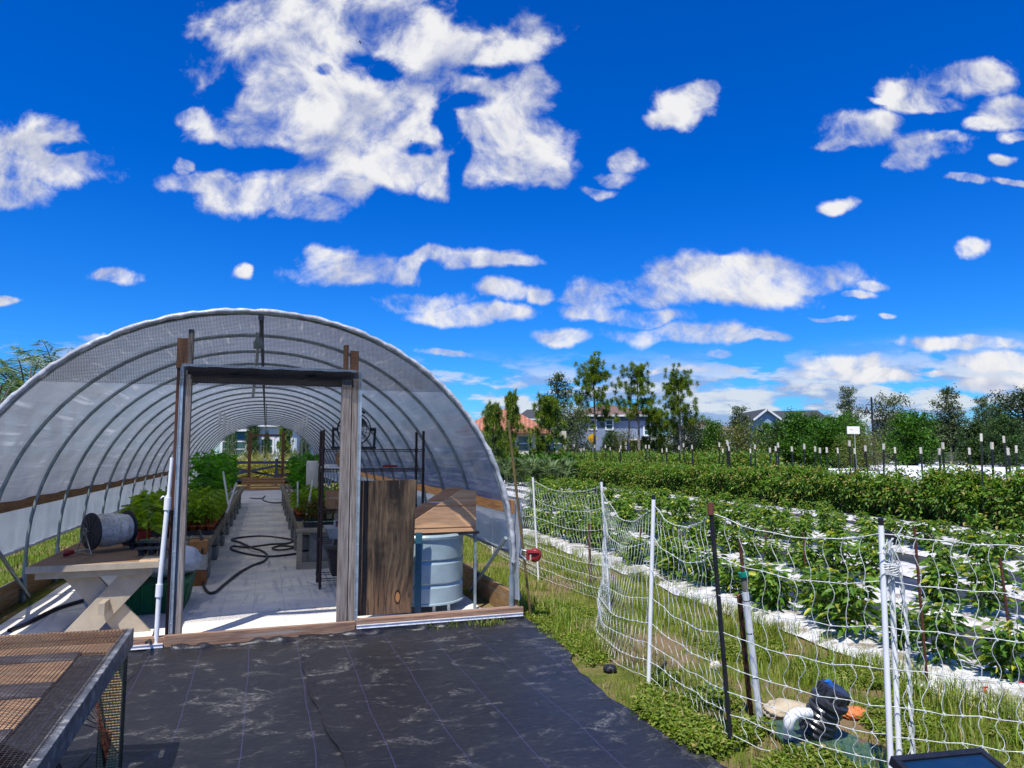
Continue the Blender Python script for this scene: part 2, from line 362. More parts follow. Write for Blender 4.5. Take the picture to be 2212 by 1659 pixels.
m_floor = cloth_mat('white_floor_fabric', (.66, .63, .60), (.22, .20, .18), (.30, .30, .33), .30, rough=.75, spec=.2, dirtlo=.56, dirthi=.85)
m_mulchb = cloth_mat('black_aisle_fabric', (.022, .023, .028), (.09, .085, .075), (.03, .03, .05), .9, rough=.4)
m_mulchw = M('white_mulch_film', (.72, .71, .70), .5, (.50, .48, .45), 7, bump=.08, bscale=8, c3=(.30, .25, .19), s3=7)

# black fabric in front of the hoop house: two overlapping sheets in the house's own directions
edge = [gp(1128, 1336), gp(1180, 1362), gp(1215, 1400), gp(1262, 1470), gp(1330, 1520), gp(1378, 1556), gp(1440, 1600), gp(1545, 1655), gp(1720, 1760)]
def sheet(name, umin, umax_fn, v0, v1, z, nv=60, nu=50, curl=None):
    me_v = []; fs = []
    for j in range(nv + 1):
        v = v0 + (v1 - v0) * j / nv; ua, ub = umin(v), umax_fn(v)
        for i in range(nu + 1):
            s_ = i / nu; u = ua + (ub - ua) * s_
            zz = z + .006 * math.sin(u * 5 + v * 3.1) + .004 * math.sin(u * 11 - v * 7) + .006 * max(0, math.sin(u * 3.1 + .8 * math.sin(v * 2.2))) ** 6 + .006
            e_ = min(s_, 1 - s_) * (ub - ua)
            if e_ < .05: zz += (.009 + .004 * math.sin(v * 14 + 2 * math.sin(v * 5))) * (1 - e_ / .05)
            if v > -.16: zz += .02 * math.exp(-((v + .06) / .05) ** 2) * (1 + .6 * math.sin(u * 17))
            me_v.append((u, v, max(zz, .004)))
    for j in range(nv):
        for i in range(nu): a = j * (nu + 1) + i; fs.append((a, a + 1, a + nu + 2, a + nu + 1))
    me = bpy.data.meshes.new(name); me.from_pydata(me_v, [], fs); me.materials.append(m_tarp); me.polygons.foreach_set('use_smooth', [True] * len(fs))
    o = bpy.data.objects.new(name, me); COL.objects.link(o); o.location = (GX, GY, 0); o.rotation_euler = (0, 0, GR)
    return tag(o, kind='structure')
euv = sorted([(ginv(p)[1], ginv(p)[0]) for p in edge])
def redge(v):
    u = float(np.interp(v, [e[0] for e in euv], [e[1] for e in euv]))
    return u + .02 * math.sin(v * 9) + .012 * math.sin(v * 23 + 1)
def seam(v): return .42 + .05 * math.sin(v * 1.3 + .4) + .012 * math.sin(v * 9) + (-.045) * v
def seam2(v): return -.72 + .03 * math.sin(v * 2) + .02 * math.sin(v * 8) + .03 * v
sheet('ground_cloth', lambda v: seam(v) - .04, redge, -6.5, -.05, .010)
sheet('ground_cloth', lambda v: seam2(v) - .03, seam, -6.5, -.05, .003)
sheet('ground_cloth', lambda v: -3.6, seam2, -6.5, -.05, .000)

def fold2(s_, t_):
    u = -.60 + 2.35 * s_; a_ = math.pi * t_; r_ = .028 + .010 * math.sin(u * 9) + .006 * math.sin(u * 31); 
    return (u, -.105 - r_ * 1.3 * math.cos(a_) + .008 * math.sin(u * 17), max(.004, r_ * 1.3 * math.sin(a_) + .006 * math.sin(u * 45 + t_ * 9) * math.sin(a_)))
o = grid('ground_cloth', M('black_fabric_fold', (.010, .010, .013), .42, (.02, .02, .026), 12, bump=.004, bscale=30, spec=.4), fold2, 160, 8); o.location = (GX, GY, 0); o.rotation_euler = (0, 0, GR); tag(o, kind='structure')

# white fabric floor inside
def floorf(s, t_):
    u = -2.2 + 4.42 * s; v = .03 + 27.6 * t_
    z = .006 + .004 * math.sin(u * 3 + v * 1.7) + .003 * math.sin(v * 5.1 + u) + .004
    if v < 1.8: z += .006 * (math.sin(v * 9 + u * 2.2 + math.sin(u * 3)) + .5 * math.sin(u * 11 + v * 6))* (1 - v / 1.8)
    return (u, v, z)
fl = grid('floor_cloth', m_floor, floorf, 60, 300); fl.location = (GX, GY, 0); fl.rotation_euler = (0, 0, GR); tag(fl, kind='structure')

# ---------------------------------------------------------------- hoop house
def cover_mat(name, tcol, dcol, tf, streak=.5, sc_=1., bmp=.025):
    m = bpy.data.materials.new(name); m.use_nodes = True; t = NT(m.node_tree)
    tcn = t.n('ShaderNodeTexCoord'); uvn = tcn.outputs['UV']
    mp = t.n('ShaderNodeMapping'); t.l(uvn, mp.inputs[0]); mp.inputs['Rotation'].default_value = (0, 0, .30); mp.inputs['Scale'].default_value = (15 * sc_, .6 * sc_, 1)
    mp2 = t.n('ShaderNodeMapping'); t.l(uvn, mp2.inputs[0]); mp2.inputs['Rotation'].default_value = (0, 0, -.45); mp2.inputs['Scale'].default_value = (12 * sc_, .55 * sc_, 1)
    s1 = t.noise(mp.outputs[0], 1.0, 3, .55); s2 = t.noise(mp2.outputs[0], 1.1, 3, .55)
    crease = t.m('MAXIMUM', t.ramp(s1, .57, .72), t.ramp(s2, .58, .73))
    cl = t.m('MULTIPLY', crease, t.ramp(t.noise(uvn, 1.3, 3), .36, .58, 0, streak))
    dust = t.noise(uvn, 2.2, 5, .6)
    dc = t.mix(t.ramp(dust, .3, .75), dcol, tuple(v * .82 for v in dcol))
    dc = t.mix(cl, dc, (.75, .78, .8))  # highlights along the creases painted as paler streaks in the film colour
    bn = t.n('ShaderNodeBump'); bn.inputs['Distance'].default_value = bmp; bn.inputs['Strength'].default_value = .8
    t.l(t.m('ADD', s1, s2), bn.inputs['Height'])
    tr = t.n('ShaderNodeBsdfTransparent'); t.put(tr.inputs[0], (*tcol, 1))
    tl = t.n('ShaderNodeBsdfTranslucent'); t.l(dc, tl.inputs[0]); t.l(bn.outputs[0], tl.inputs[1])
    b = t.n('ShaderNodeBsdfPrincipled'); t.l(dc, b.inputs['Base Color']); b.inputs['Roughness'].default_value = .22; t.l(bn.outputs[0], b.inputs['Normal']); b.inputs['Specular IOR Level'].default_value = .5
    a = t.n('ShaderNodeMixShader'); a.inputs[0].default_value = .5; t.l(tl.outputs[0], a.inputs[1]); t.l(b.outputs[0], a.inputs[2])
    x = t.n('ShaderNodeMixShader'); t.l(t.m('SUBTRACT', 1 - tf, t.m('MULTIPLY', cl, -.3)), x.inputs[0]); t.l(tr.outputs[0], x.inputs[1]); t.l(a.outputs[0], x.inputs[2])
    o = t.n('ShaderNodeOutputMaterial'); t.l(x.outputs[0], o.inputs[0]); return m
m_cover = cover_mat('greenhouse_film', (.84, .86, .88), (.31, .335, .365), .06, .42, 1., .006)
m_curt = cover_mat('side_film', (.8, .84, .86), (.62, .66, .70), .10, .05, .25, .006)
m_roll = M('crumpled_film', (.56, .57, .57), .35, (.36, .37, .38), 10, (1, 1, 1), .35, .6, bump=.006, bscale=24)
def mesh_mat(name, col, cell, wire, co='Object', metal=0.):
    m = bpy.data.materials.new(name); m.use_nodes = True; t = NT(m.node_tree)
    tcn = t.n('ShaderNodeTexCoord'); sep = t.n('ShaderNodeSeparateXYZ'); t.l(tcn.outputs['Object'], sep.inputs[0]); x, y, z = sep.outputs
    wb = t.noise(tcn.outputs['Object'], 3, 3)
    fx = t.m('FRACT', t.m('ADD', t.m('DIVIDE', x, cell), t.m('MULTIPLY', wb, 2))); fz = t.m('FRACT', t.m('ADD', t.m('DIVIDE', z, cell), t.m('MULTIPLY', wb, 2.4)))
    k = t.m('MAXIMUM', t.m('LESS_THAN', fx, wire), t.m('LESS_THAN', fz, wire))
    tr = t.n('ShaderNodeBsdfTransparent'); d = t.n('ShaderNodeBsdfPrincipled'); d.inputs['Base Color'].default_value = (*col, 1); d.inputs['Roughness'].default_value = .9; d.inputs['Specular IOR Level'].default_value = .05
    x_ = t.n('ShaderNodeMixShader'); t.l(k, x_.inputs[0]); t.l(tr.outputs[0], x_.inputs[1]); t.l(d.outputs[0], x_.inputs[2])
    o = t.n('ShaderNodeOutputMaterial'); t.l(x_.outputs[0], o.inputs[0]); return m
m_net = mesh_mat('black_bird_mesh', (.02, .02, .024), .0115, .21)

HW, LEG, RISE, BAY, NB = 2.35, .50, 2.33, 1.262, 21
LEN = BAY * NB
def arch(a, off=0.):
    c, s_ = math.cos(a), math.sin(a)
    return (-(HW + off) * math.copysign(abs(c) ** .96, c), LEG + (RISE + off) * abs(s_) ** .96)
hh = empty('hoop_house', (GX, GY, 0), GR, 'long hoop greenhouse of steel arches under dusty translucent film, with an open door frame', 'greenhouse')
for i in range(NB + 1):
    v = i * BAY
    pts = [(-HW, v, 0), (-HW, v, LEG * .5)] + [(arch(math.pi * k / 40)[0], v, arch(math.pi * k / 40)[1]) for k in range(41)] + [(HW, v, LEG * .5), (HW, v, .0)]
    mb = MB().tube(pts, .0185, 8)
    for sx_ in (-1, 1): mb.tube([(sx_ * HW, v, .0), (sx_ * HW, v, .42)], .026, 8)
    mb.build('hoop', m_galv, hh)
pts = [(0, .0 - .05, LEG + RISE - .045), (0, LEN, LEG + RISE - .045)]
MB().tube(pts, .02, 10).build('ridge_pipe', M('dark_pipe', (.06, .065, .07), .5, (.03, .03, .035), 12), hh)
MB().tube([(0, -.07, LEG + RISE - .045), (0, -.02, LEG + RISE - .045)], .027, 12).build('pipe_collar', m_black, hh)
for i in range(1, NB): pass
# wooden purlins behind the hoops, base boards
for sx_ in (-1, 1):
    b = MB()
    for k in range(7):
        y0, y1 = k * LEN / 7, (k + 1) * LEN / 7 - .004
        b.beam((sx_ * (HW + .045 - .03), y0, 1.075), (sx_ * (HW + .045 - .03), y1, 1.075), .038, .13)
    b.build('purlin', m_purl, hh, .003)
    b = MB()
    for k in range(8):
        y0, y1 = k * LEN / 8 + (.02 if k == 0 else 0), (k + 1) * LEN / 8 - .004
        b.beam((sx_ * (HW + .05), y0, .125), (sx_ * (HW + .05), y1, .125), .04, .25)
    b.build('base_board', m_boardy, hh, .003)
def uvgrid(name, mat, fn, nu, nv, parent, su, sv):
    o = grid(name, mat, fn, nu, nv, parent); me = o.data
    uvl = me.uv_layers.new(name='uv'); li = np.zeros(len(me.loops), np.int32); me.loops.foreach_get('vertex_index', li)
    i = li % (nu + 1); j = li // (nu + 1)
    uvl.data.foreach_set('uv', np.stack([i / nu * su, j / nv * sv], 1).astype(np.float32).ravel()); return o
A0 = .255
def coverf(s_, t_):
    a = A0 + (math.pi - 2 * A0) * s_; v = LEN * t_
    w = math.sin(math.pi * (v / BAY % 1)) ** 2
    off = .034 - .030 * w + .007 * w * math.sin(a * 26 + v * 2.6) + .004 * w * math.sin(a * 61 - v * 5)
    x, z = arch(a, off); return (x, v, z)
uvgrid('film_cover', m_cover, coverf, 110, NB * 14, hh, 6.2, LEN)
for sx_ in (-1, 1):
    def curt(s_, t_, sx_=sx_):
        v = -.02 + (LEN + .02) * s_; z = 1.10 - (.56 if sx_ < 0 else .50) * t_
        w = .5 * math.sin(v * 7.3) + .3 * math.sin(v * 19 + 1) + .4 * math.sin(v * 3.1)
        x = HW + .10 + .016 * w * t_ + .02 * t_
        return (sx_ * x, v, z + .008 * math.sin(v * 2.1) * t_)
    uvgrid('side_curtain', m_curt, curt, 420, 8, hh, LEN, 1)
    zz = .54 if sx_ < 0 else .60
    MB().tube([(sx_ * (HW + .125), v_, zz - .01) for v_ in (-.1, LEN)], .022, 8).build('roll_bar', m_roll if sx_ < 0 else m_galv, hh)
# film bundled round the near hoop
pts = []; rad = []
for k in range(0, 141):
    a = .02 + (math.pi - .04) * k / 140; x, z = arch(a, .016 + .003 * math.sin(k * 1.7)); pts.append((x, -.03 + .006 * math.sin(k * 2.3), z)); rad.append(.022 + .004 * math.sin(k * .9) + .003 * math.sin(k * 3.7))
MB().tube(pts, rad, 10).build('gathered_film', m_roll, hh)
# a loose drape of film hanging beside the right leg
def drape(s_, t_):
    z = 1.15 - .95 * t_; return (HW + .03 + .05 * s_ + .02 * math.sin(t_ * 7) * s_, -.03 + .05 * math.sin(s_ * 7 + t_ * 2), z)
uvgrid('film_drape', m_curt, drape, 12, 24, hh, .5, 1)
# lift pipe loose over the ridge, trellis clips
MB().tube([(-.03, .9, 2.72), (-.06, 1.5, 2.40), (-.08, 1.75, 2.22)], .016, 8).build('hanging_pipe', m_galvl, hh)
MB().lathe([(.0, 0), (.045, 0), (.05, .06), (.03, .1), (.03, .16), (0, .16)], (-.03, .9, 2.64), n=12).build('pipe_fitting', m_galv, hh)
# braces
for sx_ in (-1, 1):
    for k, (va, za, vb, zb) in enumerate([(0, .78, BAY * .98, .06), (BAY, .78, BAY * 1.97, .06)]):
        if sx_ > 0 and k: continue
        MB().tube([(sx_ * (HW - .05), va + .02, za), (sx_ * (HW - .06), vb, zb)], .019, 8).build('brace_pipe', m_galv, hh)
        MB().tube([(sx_ * HW, va, za - .02), (sx_ * HW, va, za + .03)], .032, 10).build('brace_clamp', m_galvl, hh)
# near end frame
PL, PR = -.615, .795           # door post centres
def topz(u): return LEG + RISE * math.sqrt(max(0, 1 - (u / HW) ** 2)) - .03
MB().box((PL + .035, .05, 1.17), (.075, .10, 2.34)).box((PL + .05, .05, 2.5), (.042, .08, .32)).build('door_post', m_wgrey, hh, .004)
MB().box((PL - .03, .065, 1.28), (.04, .09, 2.56)).build('door_post', wood('dark_red_wood', (.13, .06, .045), (.06, .03, .025), 'z'), hh, .004)
MB().box((PL - .012, .04, 2.45), (.085, .06, .26)).build('post_block', m_wbrown, hh, .003)
MB().box((PR - .035, .05, 1.17), (.085, .10, 2.34)).build('door_post', m_wgrey, hh, .004)
MB().box((PR + .045, .055, 1.17), (.06, .09, 2.34)).build('door_post', m_wgrey, hh, .004)
MB().box((PR - .045, .05, 2.46), (.04, .08, .26)).box((PR + .03, .045, 2.44), (.075, .05, .20)).build('post_block', m_wbrown, hh, .003)
for u in (PL - .004, PR + .083):
    mb = MB(); mb.box((u, -.012, 1.17), (.03, .014, 2.32)); mb.box((u - .012, -.022, 1.17), (.005, .008, 2.32)); mb.box((u + .012, -.022, 1.17), (.005, .008, 2.32))
    for k in range(8): mb.lathe([(0, 0), (.005, 0), (.004, .003), (0, .004)], (u, -.02, .2 + k * .29), (0, -1, 0), 8)
    mb.build('wire_track', m_galvl, hh)
MB().box(((PL + PR) / 2, .03, 2.29), (PR - PL - .12, .045, .075)).build('door_header', M('near_black_board', (.012, .012, .016), .6, (.03, .028, .03), 30), hh, .003)  # front header board coloured near black
MB().box(((PL + PR) / 2, .085, 2.24), (PR - PL - .12, .036, .075)).build('door_header', wood('header_wood', (.26, .20, .16), (.13, .09, .07), 'x'), hh, .003)
MB().box(((PL + PR) / 2 + .02, -.005, 2.345), (PR - PL + .06, .016, .024)).build('wire_track', m_galvl, hh)
def fold(s_, t_):
    u = PL + .04 + (PR - PL - .04) * s_; return (u, -.016 - .014 * math.sin(t_ * 3.1) + .004 * math.sin(u * 40), 2.335 - .07 * t_ - .004 * math.sin(u * 23))
grid('netting_fold', M('matt_black', (.006, .006, .008), .95, (.012, .012, .014), 60, spec=.05), fold, 60, 4, hh)
# black mesh panel filling the top of the arch
def netp(s_, t_):
    z = 2.17 + (2.80 - 2.17) * t_; hwz = HW * math.sqrt(max(0, 1 - (max(z - LEG, 0) / (RISE + .01)) ** 2))
    return (-hwz + 2 * hwz * s_, -.035 + .012 * math.sin(s_ * 30 + t_ * 6) * (1 - t_), z)
grid('end_netting', m_net, netp, 60, 16, hh)
# sill of the end wall, with the white wire channel outside the door opening
MB().beam((-2.42, -.02, .055), (PL + .1, -.02, .055), .09, .10).build('sill', m_wsillx, hh, .004)
MB().beam((PL - .04, -.06, .06), (PR + .075, -.06, .06), .045, .12).build('sill', m_wsillx, hh, .004)
MB().beam((PR + .085, -.02, .075), (HW + .10, -.02, .085), .09, .10).beam((PR + .085, -.055, .02), (HW + .08, -.055, .02), .03, .05).build('sill', m_wsillx, hh, .004)
for a_, b_ in ((-2.42, PL - .05), (PR + .085, HW + .09)):
    zz = .045 if a_ < 0 else .07
    MB().box(((a_ + b_) / 2, -.072, zz), (b_ - a_, .014, .03)).box(((a_ + b_) / 2, -.082, zz + .013), (b_ - a_, .008, .005)).box(((a_ + b_) / 2, -.082, zz - .013), (b_ - a_, .008, .005)).build('wire_channel', M('white_channel', (.75, .76, .78), .35, (.6, .6, .62), 20), hh)
# plywood panel right of the door
def ply_mat():
    m = bpy.data.materials.new('weathered_plywood'); m.use_nodes = True; t = NT(m.node_tree)
    tcn = t.n('ShaderNodeTexCoord'); co = tcn.outputs['Object']
    mp = t.n('ShaderNodeMapping'); t.l(co, mp.inputs[0]); mp.inputs['Scale'].default_value = (1, 1, .07)
    # grain bends round the knot
    kd = t.v('LENGTH', t.v('MULTIPLY', t.v('SUBTRACT', co, (1.27, .10, .27)), (1, 0, .45)))
    g_ = t.noise(t.v('ADD', mp.outputs[0], W_(t, kd)), 42, 6, .7, .25)
    blot = t.noise(mp.outputs[0], 7.5, 6, .68); warm = t.noise(co, 2.2, 4, .6)
    col = t.mix(t.ramp(g_, .38, .60), (.07, .05, .032), (.18, .12, .07))
    col = t.mix(t.m('MULTIPLY', t.ramp(blot, .36, .56), t.ramp(warm, .30, .50)), col, (.02, .016, .013))
    sep = t.n('ShaderNodeSeparateXYZ'); t.l(co, sep.inputs[0])
    lowz = t.m('ADD', t.ramp(sep.outputs[2], .65, .15, 0, .5), t.ramp(sep.outputs[0], 1.0, .90, 0, .55), clamp=True)
    col = t.mix(t.m('MULTIPLY', lowz, t.ramp(g_, .36, .56)), col, (.32, .18, .095))
    col = t.mix(t.ramp(t.noise(mp.outputs[0], 60, 3, .6), .66, .74, 0, .6), col, (.38, .32, .22))
    col = t.mix(t.ramp(kd, .024, .016), col, (.42, .19, .07))
    col = t.mix(t.m('MULTIPLY', t.ramp(kd, .034, .026), t.ramp(kd, .018, .024)), col, (.03, .018, .012))
    bs = t.n('ShaderNodeBsdfPrincipled'); t.l(col, bs.inputs['Base Color']); bs.inputs['Roughness'].default_value = .7; bs.inputs['Specular IOR Level'].default_value = .2
    bn = t.n('ShaderNodeBump'); bn.inputs['Distance'].default_value = .002; t.l(g_, bn.inputs['Height']); t.l(bn.outputs[0], bs.inputs['Normal'])
    o = t.n('ShaderNodeOutputMaterial'); t.l(bs.outputs[0], o.inputs[0]); return m
def W_(t, kd):
    c_ = t.n('ShaderNodeCombineXYZ'); t.l(t.m('MULTIPLY', t.ramp(kd, .22, .0), .09), c_.inputs[0]); return c_.outputs[0]
pb = MB(); yb = .10
pts = [(.885, yb, .125), (1.40, yb, .125), (1.435, yb, 1.345), (.885, yb, 1.34)]
pb.prism(pts, (0, .016, 0)); pb.build('plywood_panel', ply_mat(), hh)
# far end frame
MB().box((-.60, LEN, 1.25), (.13, .09, 2.5)).build('door_post', m_wbrown, hh); MB().box((.78, LEN, 1.25), (.13, .09, 2.5)).build('door_post', m_wbrown, hh)
MB().box((.09, LEN, 2.36), (1.25, .07, .10)).build('door_header', m_wbrown, hh)
MB().box((-1.5, LEN, .06), (1.7, .07, .12)).box((1.6, LEN, .06), (1.5, .07, .12)).build('sill', m_wbrown, hh)

# ---------------------------------------------------------------- roll-up crank and pole by the near right leg
t_ = empty('crank_winch', (0, 0, 0), 0, 'dark red roll-up crank gearbox on a leaning brass coloured pole beside the greenhouse corner', 'hand winch')
a, b = gp(1147, 1336), dp(1098, 908, 6.75)
MB().tube([a, b], .013, 10).build('guide_pole', M('brassy_conduit', (.30, .21, .07), .45, (.2, .15, .07), 14, metal=.35), t_)
c = dp(1152, 1199, 6.85)
mb = MB(); mb.lathe([(0, -.035), (.05, -.035), (.062, -.02), (.062, .02), (.05, .035), (0, .035)], c + Vector((.015, 0, 0)), (0.2, 1, .1), 20); mb.box(c + Vector((-.025, 0, .005)), (.085, .07, .09)); mb.box(c + Vector((.0, -.045, .03)), (.10, .02, .012)); mb.build('gearbox', m_red, t_, .004)
MB().box(c + Vector((-.028, -.042, -.015)), (.015, .008, .055)).build('gear_tab', M('bare_wood_tab', (.6, .5, .36), .6), t_)
MB().tube([c + Vector((-.05, 0, .03)), c + Vector((-.11, 0, .05)), c + Vector((-.12, .02, .0)), c + Vector((-.06, 0, -.05))], .008, 6).build('crank_handle', m_galvl, t_)
# ================================================================ things in and round the hoop house
def GE(name, u, v, z, label, cat, group=None, rz=0.): return empty(name, GL(u, v, z), GR + rz, label, cat, group)
m_beige = M('beige_paint', (.43, .365, .27), .65, (.36, .30, .22), 7, bump=.001, c3=(.37, .32, .24), s3=12)
m_tablew = wood('table_planks', (.30, .19, .11), (.18, .11, .065), 'x')
# --- x-leg table
tb = GE('x_leg_table', -1.30, .50, 0, 'beige painted table with crossed legs and plank top, just inside the left door post', 'table')
mb = MB()
for k in range(9): mb.box((0, .10 + k * .19, .625), (1.0, .185, .028))
mb.build('tabletop', m_tablew, tb, .002)
MB().box((0, .006, .612), (1.02, .022, .055)).build('edge_board', m_beige, tb, .002)
MB().box((0, .06, .56), (.90, .03, .07)).build('apron', m_beige, tb, .002)
MB().box((0, 1.55, .56), (.90, .03, .07)).build('apron', m_beige, tb, .002)
for yy in (.10, 1.5):
    for s_, o_ in ((1, 0), (-1, .042)):
        mb = MB(); w = .215
        x0, x1 = .09 + s_ * -.23, .09 + s_ * .23
        mb.prism([(x0 - w * .62, yy + o_, 0), (x0 + w * .62, yy + o_, 0), (x1 + w * .62, yy + o_, .53), (x1 - w * .62, yy + o_, .53)], (0, .04, 0)); mb.build('leg', m_beige, tb, .002)
MB().box((.09, .77, .27), (.05, 1.72, .10)).build('stretcher', m_beige, tb, .002)
MB().box((.42, .45, .6415), (.16, .9, .004)).build('pale_plank', wood('pale_wood', (.60, .45, .30), (.42, .28, .17), 'y'), tb)
# --- twine spool on a wire stand
sp = GE('twine_spool', -1.50, 1.28, .64, 'large black spool wound with grey-white twine, on a wire stand on the table', 'spool', rz=.72)
ax0 = Vector((0, 0, .205))
def fl(x): return MB().lathe([(.018, 0), (.168, 0), (.178, .004), (.178, .012), (.168, .016), (.018, .016)], ax0 + Vector((x, 0, 0)), (1, 0, 0), 40)
m_twine = M('grey_twine', (.80, .76, .68), .9, (.52, .49, .42), 22, (.35, 1.0, 1.0), bump=.004, bscale=60)
for x in (0, .36): 
    f_ = fl(x); 
    for k in range(12):
        a_ = k * math.pi / 6; f_.beam(ax0 + Vector((x - .002, .03 * math.cos(a_), .03 * math.sin(a_))), ax0 + Vector((x - .002, .15 * math.cos(a_), .15 * math.sin(a_))), .004, .006)
    f_.build('flange', m_black, sp)
prof = [(.118 + .004 * math.sin(k * .9) + .02 * math.sin(math.pi * k / 30), .017 + k * .342 / 30) for k in range(31)]
MB().lathe([(p[0] + .015, p[1]) for p in prof], ax0, (1, 0, 0), 40).build('twine', m_twine, sp)
mb = MB()
for k in range(90):
    a0 = random.uniform(0, 6.28); x0 = random.uniform(.03, .33); sl = random.uniform(-.5, .5) * .1; rr = .138 + .02 * math.sin(math.pi * (x0 / .31)) + random.uniform(0, .006)
    pts = [ax0 + Vector((min(max(x0 + sl * q / 6, .02), .355), rr * math.cos(a0 + q * .3), rr * math.sin(a0 + q * .3))) for q in range(7)]
    mb.tube(pts, .0016, 4, False)
mb.build('loose_strand', M('pale_twine', (.85, .82, .74), .9, (.4, .38, .33), 30), sp)
mb = MB()
for x in (-.05, .42):
    mb.tube([(x, -.13, -.0), (x, 0, .21), (x, .13, 0)], .006, 6); mb.tube([(x, -.13, .004), (x, .13, .004)], .004, 6)
mb.tube([(-.05, 0, .205), (.42, 0, .205)], .007, 6); mb.tube([(-.05, .0 + .03 * math.cos(q), .21 + .03 * math.sin(q)) for q in np.linspace(0, 6.28, 12)], .0035, 5)
mb.build('wire_stand', M('bare_steel', (.42, .41, .36), .35, (.3, .29, .25), 20, metal=.7), sp)
cp = GE('hose_nozzle', -1.66, 1.05, .645, 'small dark red hose nozzle lying on the left corner of the table', 'nozzle', rz=.3)
MB().lathe([(0, 0), (.03, 0), (.032, .03), (.026, .05), (.018, .085), (0, .085)], (0, 0, .033), (1, .25, 0), 14).build('nozzle_head', m_red, cp)
MB().tube([(.08, .02, .033), (.16, .10, .035), (.24, .16, .03)], .010, 8).build('wand', M('tan_pipe', (.5, .42, .3), .5), cp)
# --- trays, pots and seedlings
m_tray = M('tray_black', (.02, .022, .03), .4, (.05, .055, .065), 30)
m_soil = M('potting_soil', (.03, .02, .014), .95, (.07, .05, .035), 60, bump=.006)
def tray_mb(w, d, h=.05):
    mb = MB()
    for s_ in (-1, 1): mb.box((s_ * w / 2, 0, h / 2), (.008, d, h)); mb.box((0, s_ * d / 2, h / 2), (w, .008, h)); mb.box((s_ * (w / 2 + .006), 0, h - .003), (.02, d + .03, .005)); mb.box((0, s_ * (d / 2 + .006), h - .0005), (w + .03, .02, .005))
    mb.box((0, 0, .006), (w, d, .008)); return mb
def cell_tray(name, u, v, z, label, rz=0.):
    t = GE(name, u, v, z, label, 'plant tray', 'empty trays on the table', rz)
    mb = MB()
    for i in (-1, 1):
        for j in (-1.5, -.5, .5, 1.5):
            mb.lathe([(.026, 0), (.034, .055), (.040, .06)], (i * .045, j * .085, .005), n=10)
    mb.box((0, 0, .064), (.19, .006, .004)); mb.box((0, .175, .064), (.19, .02, .004)); mb.box((0, -.175, .064), (.19, .02, .004)); mb.box((.093, 0, .0635), (.012, .36, .004)); mb.box((-.093, 0, .0635), (.012, .36, .004)); mb.box((0, 0, .0625), (.012, .35, .004))
    for j in (-1, 1): mb.box((0, j * .085, .063), (.19, .012, .004))
    mb.build('cells', m_tray, t); return t
cell_tray('cell_tray', -.86, .92, .645, 'empty black cell tray at the right corner of the table, beside the white pipe', 1.45)
cell_tray('cell_tray', -1.02, 1.45, .645, 'empty black cell tray behind another one on the table, left of the white pipe', 1.3)
def green_cup(u, v, z, label, r=.06):
    t = GE('clear_green_pot', u, v, z, label, 'pot', 'translucent pots')
    MB().lathe([(0, 0), (r * .8, 0), (r, .06), (r * 1.08, .062), (r, .07), (r * .7, .05)], (0, 0, 0), n=20).build('cup', M('green_clear_plastic', (.12, .30, .16), .3, (.07, .2, .1), 10), t); return t
green_cup(-1.05, 1.62, .645, 'green translucent pot on the table holding a tall pale green seedling')
def plant(F, c, h, n, spread, L, Wd, stems=1, low=.15, droop=.4, simple=False):
    """upright plant: leaves round stems; c base"""
    for s_ in range(stems):
        a = random.uniform(0, 6.28); lean = random.uniform(.05, .35) * spread * (stems > 1)
        top = Vector(c) + Vector((math.cos(a) * lean, math.sin(a) * lean, h * random.uniform(.85, 1)))
        F.tube([Vector(c), (Vector(c) + top) / 2 + Vector((random.uniform(-.02, .02) * h, random.uniform(-.02, .02) * h, 0)), top], [.006 * h + .002, .005 * h + .001, .002], 4)
        k = n // stems; tt = rng.uniform(low, 1, k) ; an = rng.uniform(0, 6.283, k)
        pr = spread * (.35 + .65 * np.sin(np.clip(tt, 0, 1) * math.pi * .85) ) * rng.uniform(.0, .7, k)
        base = np.array(c)[None] * (1 - tt[:, None]) + np.array(top)[None] * tt[:, None]
        d = np.stack([np.cos(an), np.sin(an), rng.normal(.15, .3, k)], 1)
        F.leaves(base + d * pr[:, None], d, L * rng.uniform(.6, 1.15, k), Wd * rng.uniform(.7, 1.1, k), droop=droop, simple=simple)
pl_ = FOL(); plant(pl_, (0, 0, .06), .42, 26, .10, .12, .08, 1, .35); lk = link('potted_seedling', pl_.mesh('potted_seedling', m_leaf_s)); 
lk.location = GL(-1.05, 1.62, .645); tag(lk, 'pale green broad leaved seedling standing in the translucent pot on the table', 'plant')
pl_ = FOL(); plant(pl_, (0, 0, 0), .62, 90, .26, .15, .12, 3, .2); lk = link('squash_plant', pl_.mesh('squash_plant', m_leaf_s)); lk.location = GL(-1.25, 2.75, .58)
tag(lk, 'broad leaved yellow-green plant behind the spool, left of the door post', 'plant')
r_ = GE('plant_pot', -1.25, 2.75, .55, 'red plastic pot holding the broad leaved plant behind the spool', 'pot')
MB().lathe([(0, 0), (.07, 0), (.09, .13), (.098, .13), (.098, .15), (.085, .15), (.08, .12), (0, .12)], (0, 0, 0), n=20).build('pot_wall', m_red, r_)
